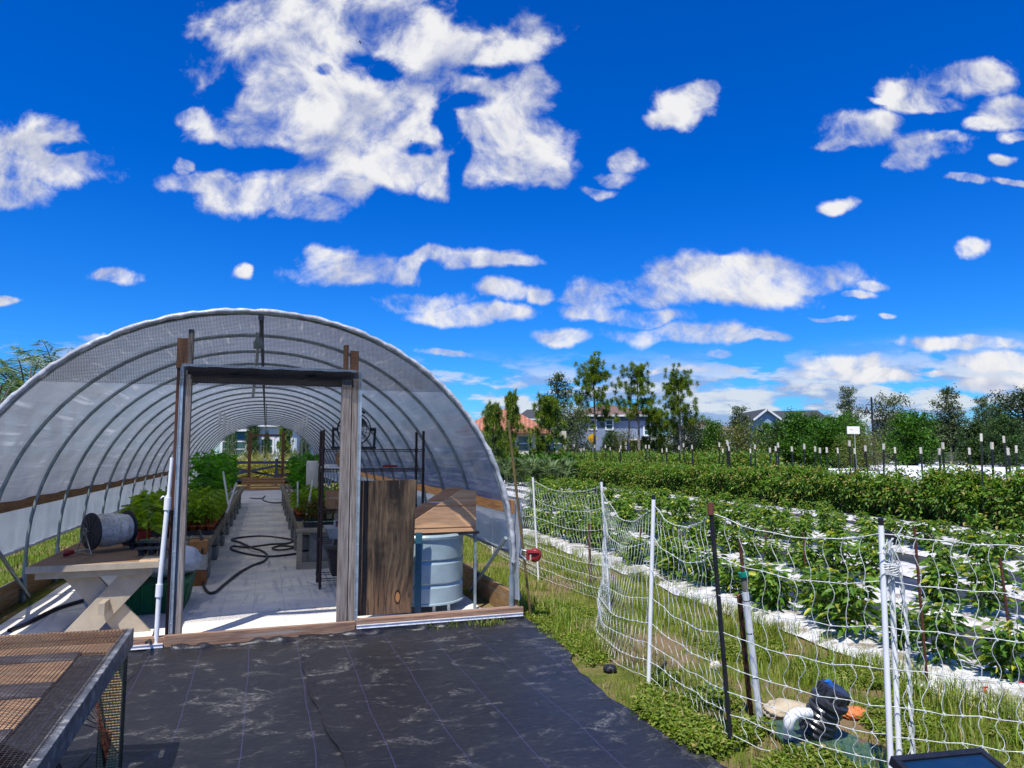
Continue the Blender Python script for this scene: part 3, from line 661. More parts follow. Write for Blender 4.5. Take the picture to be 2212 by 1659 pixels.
# --- standing white pipe
pv = GE('white_pipe', -.668, -.03, 0, 'white plastic water pipe with couplings, standing against the left door post', 'pipe')
MB().tube([(-.05, -.02, 0.02), (-.045, -.02, .5), (-.01, -.02, 1.25)], .019, 12).tube([(-.01, -.02, 1.2), (.005, -.02, 1.56)], .014, 10).build('riser', m_pvc, pv)
for z in (.48, 1.18): MB().tube([(-.047 + (z - .48) * .045, -.02, z - .05), (-.045 + (z - .48) * .047, -.02, z + .05)], .027, 12).build('coupling', m_pvc, pv)
MB().tube([(-.01, .0, 1.22), (-.05, -.01, 1.24), (-.07, -.005, 1.22)], .008, 6).build('tap', m_galvl, pv)
# --- green tote with a white bag
gt = GE('green_tote', -.92, 1.75, 0, 'dark green plastic tote on the floor beside the crossed table legs', 'storage tote')
m_green = M('green_plastic', (.005, .13, .05), .35, (.003, .09, .035), 4)
mb = MB(); mb.add([(-.24, -.36, 0.01), (.24, -.36, 0.01), (.24, .36, 0.01), (-.24, .36, 0.01), (-.29, -.42, .30), (.29, -.42, .30), (.29, .42, .30), (-.29, .42, .30)], [(3, 2, 1, 0), (0, 1, 5, 4), (1, 2, 6, 5), (2, 3, 7, 6), (3, 0, 4, 7), (4, 5, 6, 7)])
for y in np.linspace(-.33, .33, 8): mb.beam((.25, y, .02), (.295, y * 1.16, .28), .02, .03)
for x in np.linspace(-.2, .2, 5): mb.beam((x, -.37, .02), (x * 1.2, -.425, .28), .02, .02)
mb.build('tub', m_green, gt, .006); MB().box((0, 0, .305), (.62, .88, .022)).build('tub_rim', m_green, gt, .008)
def bag_mesh(name, mat, sx_, sy_, sz_, seed, parent=None):
    import bmesh
    bm = bmesh.new(); bmesh.ops.create_icosphere(bm, subdivisions=4, radius=1)
    for v in bm.verts:
        p = v.co.copy(); k = 1 + .10 * math.sin(p.x * 5 + seed) * math.sin(p.y * 4 + seed * 2) + .05 * math.sin(p.z * 11 + p.x * 9) + .03 * math.sin(p.y * 19 + p.z * 13)
        p *= k; p.z = max(p.z, -.82); v.co = Vector((p.x * sx_, p.y * sy_, (p.z + .82) * sz_))
    me = bpy.data.meshes.new(name); bm.to_mesh(me); bm.free(); me.materials.append(mat); me.polygons.foreach_set('use_smooth', [True] * len(me.polygons)); return link(name, me, parent)
m_bag = M('white_plastic_bag', (.62, .66, .70), .35, (.48, .52, .57), 6, bump=.015, bscale=14)
o = bag_mesh('plastic_bag', m_bag, .27, .33, .17, 1.3); o.location = GL(-.84, 1.8, .318); tag(o, 'crumpled white plastic bag lying on the green tote', 'bag')
o = bag_mesh('plastic_bag', m_bag, .2, .25, .13, 4.2); o.location = GL(-1.38, 1.7, .012); tag(o, 'small crumpled white bag on the floor behind the crossed table legs', 'bag')
# --- hoses
def hose(name, pts, r, label, mat=m_hose, group=None):
    P_ = [Vector(p) for p in pts]; out = []
    for i in range(len(P_) - 1):
        p0, p1, p2, p3 = P_[max(i - 1, 0)], P_[i], P_[i + 1], P_[min(i + 2, len(P_) - 1)]
        for k in range(8):
            t = k / 8; out.append(.5 * ((2 * p1) + (p2 - p0) * t + (2 * p0 - 5 * p1 + 4 * p2 - p3) * t * t + (3 * p1 - p0 - 3 * p2 + p3) * t ** 3))
    out.append(P_[-1]); o = MB().tube(out, r, 8).build(name, mat); return tag(o, label, 'hose', group)
hz = .028
hose('garden_hose', [GL(-.72, 3.35, .60), dp(433, 1150, 8.9), dp(437, 1190, 8.7), gp(436, 1245, .10), gp(445, 1275, hz), gp(462, 1280, hz), gp(485, 1262, hz), gp(515, 1238, hz), gp(545, 1222, hz), gp(570, 1212, hz), gp(577, 1200, hz), gp(566, 1190, hz), gp(545, 1184, hz + .03), gp(520, 1172, hz), gp(500, 1166, hz), gp(520, 1161, hz), gp(560, 1158, hz), gp(600, 1161, hz), gp(633, 1167, hz), gp(620, 1174, hz), gp(585, 1176, hz + .03), gp(535, 1182, hz), gp(505, 1180, hz + .02), gp(500, 1186, hz), gp(530, 1196, hz), gp(580, 1202, hz), gp(640, 1196, hz), gp(680, 1190, hz)],
     .017, 'thick black garden hose looping across the white floor and up to the left bench')
hose('garden_hose', [gp(640, 1183, hz), gp(606, 1188, hz), gp(588, 1184, hz), gp(606, 1179, hz), gp(640, 1181, hz)], .015, 'small loop of black hose on the floor by the right bench legs')
hose('garden_hose', [gp(20, 1362, hz), gp(60, 1345, hz), gp(120, 1316, hz), gp(180, 1297, hz), gp(225, 1288, hz), gp(262, 1275, hz), gp(330, 1262, hz)], .02, 'dark blue-black hose along the floor left of the crossed table legs', M('hose_blue_black', (.012, .014, .035), .5))
hose('drip_hose', [gp(540, 1076, hz), gp(565, 1077, hz), gp(572, 1071, hz), gp(568, 1080, hz), gp(590, 1086, hz), gp(616, 1085, hz)], .02, 'thin dark hose on the floor in front of the stacked planks')
hose('drip_hose', [gp(316, 1388, .13), gp(330, 1376, .06), gp(338, 1350, .03), gp(340, 1340, .03)], .012, 'short black hose end at the foot of the white standing pipe')
# --- benches on concrete blocks
m_block = M('concrete_block', (.30, .29, .27), .95, (.2, .195, .18), 14, bump=.006)
m_benchw = wood('bench_wood', (.34, .29, .21), (.20, .16, .11), 'y')
def bench(u0, u1, v0, v1, label):
    t = GE('seedling_bench', (u0 + u1) / 2, v0, 0, label, 'bench', 'long seedling benches'); w = u1 - u0; L = v1 - v0
    mb = MB(); 
    for x in np.linspace(-w / 2 + .05, w / 2 - .05, 7): mb.box((x, L / 2, .535), (.09, L, .02))
    mb.build('slats', m_benchw, t)
    for s_ in (-1, 1): MB().box((s_ * w / 2, L / 2, .50), (.038, L, .10)).build('side_rail', m_benchw, t, .003)
    for yy in (-.022, L + .022): MB().box((0, yy, .50), (w + .04, .04, .10)).build('end_rail', m_benchw, t, .003)
    return t
bench(-1.42, -.55, 3.15, 17.5, 'long wooden seedling bench down the left side of the greenhouse, carrying trays of tomato seedlings')
bench(.56, 1.42, 3.95, 18.5, 'long wooden seedling bench down the right side of the greenhouse, beyond the brown wire shelves')
first = None
for side, us in ((-1, (-.66, -1.30)), (1, (.66, 1.32))):
    for v in np.arange(3.5 if side < 0 else 4.2, 16.5, 1.7):
        for u in us:
            if u in us[1:] and v > 8: continue
            for k in range(2):
                if first is None:
                    mb = MB(); 
                    for q in (-.17, 0, .17): mb.box((0, q, .10), (.19, .032, .19))
                    for q in (-1, 1): mb.box((q * .08, 0, .10), (.032, .385, .1899))
                    first = o = mb.build('concrete_block', m_block, None, .004)
                else: o = copy_tree(first)
                o.location = GL(u, v, .012 + k * .215); o.rotation_euler = (0, 0, GR)
                near = v < 5
                lv = 'lower' if k == 0 else 'upper'
                if near: lb = 'grey concrete block, %s of two under the near %s end of the %s bench' % (lv, 'inner' if abs(u) < 1 else 'outer', 'left' if side < 0 else 'right')
                else: lb = 'grey concrete block, %s of its pair, under the %s bench farther down the tunnel' % (lv, 'left' if side < 0 else 'right')
                tag(o, lb, 'concrete block', 'concrete blocks under the benches')
# painted end box of the left bench
eb = GE('crate_stand', -.66, 2.95, 0, 'upright wooden stand painted orange, white and brown at the near end of the left bench', 'stand')
for z, h, c_ in ((.09, .18, (.30, .12, .04)), (.28, .19, (.52, .49, .43)), (.455, .15, (.50, .23, .08))): MB().box((0, 0, z + .012), (.20, .26, h - .004)).build('board', M('painted_board', c_, .8, tuple(v * .7 for v in c_), 12), eb, .003)
MB().box((-.16, -.05, .27), (.09, .09, .52)).build('leg', m_beige, eb, .003)
# beige end frame of the right bench
ef = GE('end_frame', .86, 3.72, 0, 'pale wooden frame with a floor rail at the near end of the right bench', 'frame')
for x in (-.31, .26): MB().box((x, 0, .27), (.07, .07, .52)).build('leg', m_beige, ef, .003)
MB().box((-.02, 0, .535), (.68, .10, .04)).build('rail', m_beige, ef, .003)
MB().box((-.02, -.03, .06), (.64, .03, .09)).build('rail', m_beige, ef, .003)
MB().box((-.02, .16, .25), (.30, .19, .48)).build('block_infill', m_block, ef)
# --- seedling trays
st = GE('seedling_tray', 0, 0, 0, 'x', 'plant tray', 'seedling trays on the benches')
tray_mb(.50, .62).build('tray', m_tray, st)
for i in range(5):
    for j in range(4):
        mb = MB().lathe([(.035, 0), (.048, .085), (.052, .085), (.052, .10), (.045, .10), (.043, .085), (0, .085)], (-.2 + i * .1, -.225 + j * .15, .012), n=10)
        p_ = mb.build('pot', m_orange, st)
        F_ = FOL(); plant(F_, (-.2 + i * .1, -.225 + j * .15, .09), random.uniform(.30, .40), 34, .10, .085, .05, 1, .30, .5)
        F_.build('seedling', m_leaf_s, p_)
n = 0
ords = ['nearest', 'second', 'third', 'fourth', 'fifth', 'sixth']
for side in (-1, 1):
    for r_i, v in enumerate([3.75, 4.5, 5.25, 6.0] if side < 0 else [5.3, 6.05]):
        for c_i, u in enumerate((-.78, -1.28) if side < 0 else (.80, 1.28)):
            o = st if n == 0 else copy_tree(st); n += 1
            o.location = GL(u, v, .552)
            tag(o, '%s tray of tomato seedlings in orange pots, %s line of the %s bench' % (ords[r_i], 'inner' if c_i == 0 else 'outer', 'left' if side < 0 else 'right'), 'plant tray', 'seedling trays on the benches')
# right bench near end: tray with leggy brown stemmed seedlings
lt = GE('herb_tray', .84, 4.15, .552, 'black tray of leggy brown stemmed seedlings at the near end of the right bench', 'plant tray')
tray_mb(.44, .42, .07).build('tray', m_tray, lt)
F_ = FOL()
for k in range(46): plant(F_, (random.uniform(-.2, .2), random.uniform(-.19, .19), .04), random.uniform(.24, .40), 12, .07, .06, .028, 1, .5, .5)
F_.build('seedlings', leafmat('leaf_leggy', (.09, .14, .02), (.17, .16, .03), (.24, .12, .03)), lt)
for k in range(4): MB().lathe([(0, 0), (.05, 0), (.055, .05), (.045, .05)], (-.15 + k * .1, -.16, .03), n=12).build('cup', M('pale_cup', (.22, .34, .28), .3), lt)
# trellised vines
for side in (-1, 1):
    for k, v in enumerate(np.arange(7.4 if side < 0 else 9.6, 17, 1.15)):
        F_ = FOL(); h = 1.05 - .01 * k + random.uniform(-.08, .06)
        plant(F_, (0, 0, 0), h, 170, .34, .15, .13, 3, .02, .35)
        m_ = leafmat('vine_tone', (.04, .20, .015), (.12, .36, .03), (.2, .45, .04), trans=.45, obj=0) if k == 0 and side < 0 else bpy.data.materials['vine_tone']
        o = F_.build('bean_vine', m_); o.location = GL(side * .98, v, .55)
        tag(o, 'tall leafy vine on the %s bench, number %s from the near end of its row' % ('left' if side < 0 else 'right', ['one', 'two', 'three', 'four', 'five', 'six', 'seven', 'eight', 'nine'][k]), 'vine', 'trellised vines on the benches')
    for k in range(12):
        v = 10 + k * .72; u = side * (.92 + .02 * math.sin(k * 2)); zt = math.sqrt(1 - (u / HW) ** 2) * RISE + LEG - .06
        t = GE('trellis_string', u, v, 0, 'string with a white spool hanging from the arch over the %s bench' % ('left' if side < 0 else 'right'), 'plant string', 'trellis strings over the %s bench' % ('left' if side < 0 else 'right'))
        MB().tube([(0, 0, 1.1), (.02, 0, zt)], .0035, 4, False).build('string', m_twine, t)
        MB().tube([(.01, 0, zt - .36), (.02, 0, zt - .10)], .019, 6).build('spool', m_pvc, t)
for (xa, ya, xb, yb, d, lb) in ((482, 1018, 493, 1090, 10.2, 'thin white plastic pole leaning left out of the seedlings on the left bench'), (511, 1043, 490, 1107, 9.9, 'thin white plastic pole leaning right, crossing another on the left bench'),
                                (643, 1040, 643, 1096, 11.2, 'thin white plastic pole standing upright in the right bench plants'), (676, 1038, 662, 1112, 10.9, 'thin white plastic pole leaning right in the right bench plants'), (310, 1048, 322, 1085, 10.4, 'thin white plastic pole behind the spool, near the left film')):
    o = MB().tube([dp(xb, yb, d), dp(xa, ya, d)], .014, 8).build('plastic_pole', m_pvc); tag(o, lb, 'pole', 'white poles among the seedlings')
o = MB().lathe([(0, 0), (.12, 0), (.12, .84), (.11, .87), (0, .87)], (0, 0, 0), n=20).build('white_drum', m_pvc); o.location = GL(1.0, 8.9, .56); tag(o, 'tall white plastic cylinder behind the vines of the right bench', 'drum')
# --- stacked planks at the far end
first = None
for k in range(5):
    if first is None: first = o = MB().box((0, 0, 0), (1.75, .14, .082)).build('plank', wood('new_lumber', (.50, .28, .13), (.36, .18, .08), 'x'), None, .004)
    else: o = copy_tree(first)
    o.location = GL(.0 + .03 * math.sin(k * 3), 25.9 + .04 * k - .05 * (k % 2), .06 + k * .108); o.rotation_euler = (0, 0, GR)
    tag(o, 'orange-brown plank, %s in the stack across the far end of the tunnel' % ['lowest', 'second from the bottom', 'middle one', 'fourth from the bottom', 'topmost'][k], 'plank', 'stacked planks')
# --- brown wire shelving
m_brown = M('brown_epoxy', (.045, .022, .024), .4, (.03, .015, .016), 20)
sh = GE('wire_shelving', .72, 2.16, 0, 'dark brown wire shelving unit standing behind the right door post', 'shelf unit')
SW, SD = 1.21, .44
for x in (0, SW):
    for y in (0, SD):
        mb = MB().tube([(x, y, .015), (x, y, 1.87)], .0165, 10)
        for z in (.13, .56, .92, 1.40, 1.64): mb.tube([(x, y, z - .03), (x, y, z + .02)], .021, 10)
        mb.build('post', m_brown, sh)
for z in (.13, .56, .92, 1.40, 1.64):
    mb = MB()
    for y in (0, SD):
        mb.tube([(0, y, z), (SW, y, z)], .005, 6); mb.tube([(0, y, z - .028), (SW, y, z - .028)], .0035, 6)
        mb.tube([(SW * q / 48, y, z - .014 + (.013 if q % 2 else -.013)) for q in range(49)], .0022, 4)
    for x in (0, SW): mb.tube([(x, 0, z), (x, SD, z)], .005, 6); mb.tube([(x, 0, z - .028), (x, SD, z - .028)], .0035, 6)
    for q in range(1, 30): mb.tube([(SW * q / 30, 0, z + .004), (SW * q / 30, SD, z + .004)], .0018, 4)
    mb.build('shelf', m_brown, sh)
# fan on top
fn = GE('drum_fan', 1.10, 2.36, 1.645, 'round black drum fan with a wire guard on top of the brown shelving', 'fan', rz=-.15)
mb = MB(); zc = .245
mb.lathe([(.192, -.07), (.2, -.075), (.205, -.06), (.205, .06), (.2, .075), (.192, .07), (.192, -.07)], (0, 0, zc), (0, 1, 0), 48); mb.build('drum', m_black, fn)
mb = MB()
for y in (-.072, .072):
    for k in range(24):
        a_ = k * math.pi / 12; mb.tube([(.03 * math.cos(a_), y * 1.2, zc + .03 * math.sin(a_)), (.11 * math.cos(a_), y * 1.25, zc + .11 * math.sin(a_)), (.196 * math.cos(a_), y, zc + .196 * math.sin(a_))], .0015, 4, False)
    for r in (.03, .07, .11, .15): mb.tube([(r * math.cos(q), y * 1.24, zc + r * math.sin(q)) for q in np.linspace(0, 6.2832, 33)], .0015, 4, False)
mb.build('guard', m_black, fn)
mb = MB()
for k in range(3):
    a0 = k * 2.094 + .3; vs = []
    for q in range(7):
        a_ = a0 + q * .12; vs += [(.045 * math.cos(a_), -.02 + q * .006, zc + .045 * math.sin(a_)), (.17 * math.cos(a_), -.035 + q * .011, zc + .17 * math.sin(a_))]
    mb.add(vs, [(2 * q, 2 * q + 1, 2 * q + 3, 2 * q + 2) for q in range(6)], True)
mb.build('blades', M('grey_blade', (.13, .14, .15), .4), fn)
MB().lathe([(0, -.06), (.05, -.055), (.055, .05), (0, .06)], (0, 0, zc), (0, 1, 0), 20).build('motor', m_black, fn)
mb = MB()
for s_ in (-1, 1): mb.tube([(s_ * .205, 0, zc), (s_ * .265, 0, zc)], .022, 10); mb.beam((s_ * .245, 0, .02), (s_ * .255, 0, zc), .03, .03)
mb.beam((-.27, -.10, .016), (.27, -.10, .016), .03, .026); mb.beam((-.27, .10, .016), (.27, .10, .016), .03, .026)
for s_ in (-1, 1): mb.beam((s_ * .25, -.11, .014), (s_ * .25, .11, .014), .03, .022)
mb.tube([(.12 * math.cos(q), 0, zc + .19 + .05 * math.sin(q)) for q in np.linspace(0, 3.14, 9)], .012, 8); mb.build('stand', m_black, fn, .003)
# boxes
m_card = M('cardboard', (.36, .20, .10), .85, (.30, .165, .08), 12)
m_ink = M('dark_print', (.06, .035, .02), .8)
def card(name, u, v, z, d, label, marks=True, rz=0.):
    t = GE(name, u, v, z, label, 'box', 'cardboard boxes', rz); MB().box((0, 0, d[2] / 2), d).build('carton', m_card, t, .003)
    if marks:
        mb = MB()
        for k in range(3): mb.box((-d[0] * .12, -d[1] / 2 - .001, d[2] * (.22 + .09 * k)), (d[0] * .3, .001, .006))
        mb.box((-d[0] * .05, -d[1] / 2 - .001, d[2] * .75), (d[0] * .16, .001, d[2] * .18)); mb.build('print', m_ink, t)
    MB().box((0, -d[1] / 2 - .0005, d[2] * .62), (d[0] * 1.0, .001, .010)).build('tape', M('tape', (.55, .45, .33), .3), t)
    return t
card('cardboard_box', 1.03, 2.38, 1.41, (.26, .30, .19), 'small cardboard box on the second wire shelf, partly behind the door post')
card('cardboard_box', .98, 2.40, .93, (.38, .34, .21), 'brown cardboard box on the middle wire shelf left of the door post', True)
o = MB().box((0, 0, .012), (.24, .34, .024)).box((.02, .02, .036), (.2, .28, .022)).build('foam_tray', m_pvc, None, .006); o.location = GL(.87, 2.36, 1.41); o.rotation_euler = (0, 0, GR + .2); tag(o, 'white foam tray lying left of the small box on the second wire shelf', 'tray')
sn = GE('hedge_shears', 1.42, 2.25, 1.425, 'red handled garden shears lying on the second wire shelf', 'shears')
MB().beam((-.22, 0, 0), (.02, .03, 0), .03, .006).build('blade', m_galvl, sn)
for s_ in (-1, 1): MB().tube([(.02, .03, .002), (.06, .03 + s_ * .03, .012), (.20, .03 + s_ * .05, .01)], [.008, .016, .013], 8).build('handle', m_red, sn)
ct = GE('clear_tub', .98, 2.36, .572, 'clear grey plastic tub with things inside on the wire shelf left of the door post', 'tub')
mb = MB(); mb.add([(-.15, -.16, 0), (.15, -.16, 0), (.15, .16, 0), (-.15, .16, 0), (-.2, -.19, .13), (.2, -.19, .13), (.2, .19, .13), (-.2, .19, .13)], [(3, 2, 1, 0), (0, 1, 5, 4), (1, 2, 6, 5), (2, 3, 7, 6), (3, 0, 4, 7)]); mb.build('tub_wall', M('clear_plastic', (.25, .29, .33), .25, (.2, .24, .28), 5), ct, .008)
MB().box((0, 0, .134), (.42, .40, .012)).build('lid', M('frosted_lid', (.45, .48, .50), .3), ct, .004)
rb = GE('seed_carton', 1.02, 2.40, .713, 'red and white printed carton on the lid of the clear tub', 'carton')
MB().box((0, 0, .035), (.26, .16, .07)).build('carton', M('white_card', (.70, .68, .64), .6), rb, .002); MB().box((0, -.0815, .045), (.24, .001, .03)).box((-.09, -.0815, .015), (.06, .001, .018)).build('print', m_red, rb)
bt = GE('black_tote', 1.12, 2.37, .142, 'large black plastic tote on the bottom wire shelf behind the door post', 'storage tote')
mb = MB(); mb.add([(-.26, -.17, 0), (.26, -.17, 0), (.26, .17, 0), (-.26, .17, 0), (-.31, -.20, .30), (.31, -.20, .30), (.31, .20, .30), (-.31, .20, .30)], [(3, 2, 1, 0), (0, 1, 5, 4), (1, 2, 6, 5), (2, 3, 7, 6), (3, 0, 4, 7), (4, 5, 6, 7)]); mb.build('tub', m_black, bt, .008); MB().box((0, 0, .30), (.65, .43, .03)).build('tub_rim', m_black, bt, .006)
wt = GE('white_bucket', 1.12, 5.0, .56, 'white lidded bucket on the right bench behind the cardboard box', 'bucket')
MB().lathe([(0, 0), (.12, 0), (.14, .30), (.15, .30), (.15, .33), (0, .34)], (0, 0, 0), n=24).build('bucket_wall', m_pvc, wt)
# --- pale blue barrel and wooden hopper
m_barrel = M('pale_blue_metal', (.36, .46, .49), .35, (.30, .39, .42), 5, metal=.1, bump=.001)
br = GE('water_barrel', 1.66, .80, 0, 'pale blue ribbed barrel on a low stand behind the plywood panel', 'barrel')
rb_ = .405; pf = [(0, .10), (rb_, .10), (rb_ + .012, .105), (rb_ + .012, .12), (rb_, .125)]
for zc_ in (.29, .52):
    pf += [(rb_, zc_ - .022), (rb_ - .004, zc_ - .018), (rb_ - .022, zc_ + .012), (rb_ - .020, zc_ + .018), (rb_ - .004, zc_ + .022), (rb_, zc_ + .028)]
pf += [(rb_, .735), (rb_ + .02, .745), (rb_ + .024, .765), (rb_ + .012, .785), (rb_ - .02, .785), (rb_ - .02, .74), (0, .73)]
bm_ = MB().lathe(pf, (0, 0, 0), n=72); bm_.sm = [False] * len(bm_.sm); bm_.build('barrel_wall', m_barrel, br)
mb = MB()
for x in (-.2, .05, .2): mb.box((x, -.26, .055), (.03, .05, .09)); mb.box((x, .26, .055), (.03, .05, .09))
mb.build('stand', m_galvl, br)
hp = GE('wooden_hopper', 1.84, .80, 0, 'cedar coloured plank hopper with sloping open front on a dark table above the blue barrel', 'hopper')
m_ced = wood('cedar_ply', (.78, .46, .25), (.58, .33, .17), 'x', sc_=26, bump=.001)
for y in (-.29, .27):
    mb = MB()
    for (z0, z1) in ((.80, .835), (.849, 1.055), (1.069, 1.215)):
        def xl(z): return -.335 if z < .93 else -.335 + (z - .93) / (1.215 - .93) * .46
        pts = [(xl(z0), y, z0)] + ([(-.335, y, .93)] if z0 < .93 < z1 else []) + [(xl(z1), y, z1), (.30, y, z1), (.30, y, z0)]
        mb.prism(pts, (0, .018, 0))
    mb.build('side_panel', m_ced, hp)
MB().box((.293, -.001, 1.0), (.018, .54, .40)).build('back_panel', m_ced, hp); MB().box((-.327, -.001, .865), (.018, .54, .12)).build('front_panel', M('dark_ply', (.05, .03, .025), .7), hp)
MB().box((-.02, -.001, .810), (.58, .54, .012)).build('floor_panel', m_ced, hp)
MB().box((0, 0, .785), (.66, .62, .022)).build('table_frame', m_black, hp)
for x in (-.38,):
    for y in (.27,): MB().box((x, y, .38), (.03, .03, .76)).build('leg', m_black, hp)
for x, y in ((.30, -.26), (.30, .27)): MB().box((x, y, .39), (.025, .025, .77)).build('leg', m_galv, hp)
bp = GE('barrel_shade_strip', 1.52, .75, 0, 'added dark teal strip standing for the shade of the plywood panel on the barrel', 'board')
o = bag_mesh('rag', m_bag, .10, .05, .045, 2.); o.location = GL(1.97, .14, .02); tag(o, 'white rag on the floor at the foot of the blue barrel', 'rag')
MB().box((0, -.36, .42), (.06, .02, .80)).build('board', M('barrel_shade_strip', (.03, .12, .17), .4), bp)  # dark strip added where the plywood only casts shade on the barrel

# ---------------------------------------------------------------- sorting bench with wire cloth, bottom left
c0 = Vector((gp(279, 1359, .70).x, gp(279, 1359, .70).y, 0)); ez = .70
bx = Vector((-.972, -.235, 0)); by = Vector((.337, -.94, 0)).normalized()
def Bp(s_, t_, z): return c0 + bx * s_ + by * t_ + Vector((0, 0, z))
sb = empty('sorting_bench', (0, 0, 0), 0, 'weathered sorting bench topped with wire cloth over brown and grey slats, bottom left corner', 'bench')
m_slat = M('weathered_slat', (.52, .31, .16), .7, (.31, .18, .095), 26, (.12, 1, 1), .32, .62, bump=.002, c3=(.40, .27, .16), s3=9)
m_slatd = M('dark_grey_slat', (.055, .05, .052), .5, (.11, .10, .10), 26, (.12, 1, 1), .35, .65, bump=.002, c3=(.19, .18, .19), s3=14)  # dark grey slats, set between the brown ones
def slat(t0, t1, mat, z):
    mb = MB(); a, b, c, d = Bp(.05 if t0 < .1 else .18, t0, z), Bp(1.5, t0, z), Bp(1.5, t1, z), Bp(.05 if t0 < .1 else .18, t1, z); mb.prism([a, b, c, d], (0, 0, .02)); o = mb.build('slat', mat, sb, .002)
for (t0, t1, m_, dz_) in ((.045, .19, m_slat, 0), (.195, .33, m_slatd, .004), (.335, .50, m_slat, 0), (.505, .66, m_slat, 0), (.665, .86, m_slatd, .004), (.865, 1.03, m_slat, 0), (1.035, 1.2, m_slat, 0), (1.205, 1.7, m_slatd, .003)): slat(t0, t1, m_, ez - .075 + dz_)
m_frame = M('grey_blue_frame', (.17, .18, .19), .45, (.08, .085, .09), 16, (1, 1, 1), bump=.002, c3=(.36, .34, .30), s3=22, metal=.2)
MB().beam(Bp(0.0, -.02, ez - .045), Bp(0, 1.9, ez - .045), .04, .09).build('side_rail', m_frame, sb, .002)
MB().beam(Bp(.022, 0, ez - .045), Bp(1.6, 0, ez - .045), .04, .088).build('end_rail', m_slat, sb, .002)
mb = MB()
for k in range(0, 88): s_ = .01 + k * .017; mb.beam(Bp(s_, 0, ez + .002 + .002 * math.sin(k)), Bp(s_, 1.7, ez + .002), .0019, .0019)
for k in range(0, 100): t0 = k * .017; mb.tube([Bp(0, t0, ez + .003), Bp(.4, t0 + .004 * math.sin(k * .3), ez + .001), Bp(.9, t0, ez - .004), Bp(1.5, t0 + .003, ez + .002)], .0010, 3, False)
mb.build('wire_cloth', M('rusty_wire', (.05, .032, .025), .6, (.10, .08, .07), 30, metal=.3), sb)
m_tan = wood('tan_leg_wood', (.72, .52, .26), (.55, .38, .18), 'z')
lg = MB(); q0 = Bp(.028, .20, 0); lg.box((q0.x, q0.y, .31), (.09, .09, .615), GR); o_leg = lg.build('leg', m_tan, sb, .003)
mb = MB()
for k in range(0, 46):
    z = .02 + k * .0127; mb.box((q0.x, q0.y, z), (.0965, .0965, .0009), GR)
mb2 = MB()
for k in range(8):
    for s_ in (-1, 1):
        off = Matrix.Rotation(GR, 3, 'Z') @ Vector((-.045 + k * .0128, s_ * .0485, 0)); mb.box((q0.x + off.x, q0.y + off.y, .31), (.0009, .0009, .6))
        off = Matrix.Rotation(GR, 3, 'Z') @ Vector((s_ * .0485, -.045 + k * .0128, 0)); mb.box((q0.x + off.x, q0.y + off.y, .31), (.0009, .0009, .6))
mb.build('leg_mesh', M('dark_wire', (.05, .035, .02), .6), sb)
q1 = Bp(1.45, .15, 0); MB().box((q1.x, q1.y, .31), (.09, .09, .615), GR).build('leg', m_tan, sb, .003)
mb = MB()
for k in range(10): mb.tube([q0 + Vector((-.05 - .004 * k, -.08, .60 - .03 * k)), q0 + Vector((.0 + .006 * k, -.09, .30)), q0 + Vector((.03 - .004 * k, -.07, .02))], .0022, 4, False)
tag(mb.build('wire_tangle', m_rust), 'tangle of rusty wires leaning on the leg of the sorting bench', 'wire')
o = bag_mesh('black_bin_bag', m_black, .28, .45, .22, 3.); p_ = Bp(.42, .9, .0); o.location = (p_.x, p_.y, .01); tag(o, 'black plastic bundle on the ground under the sorting bench', 'bundle')
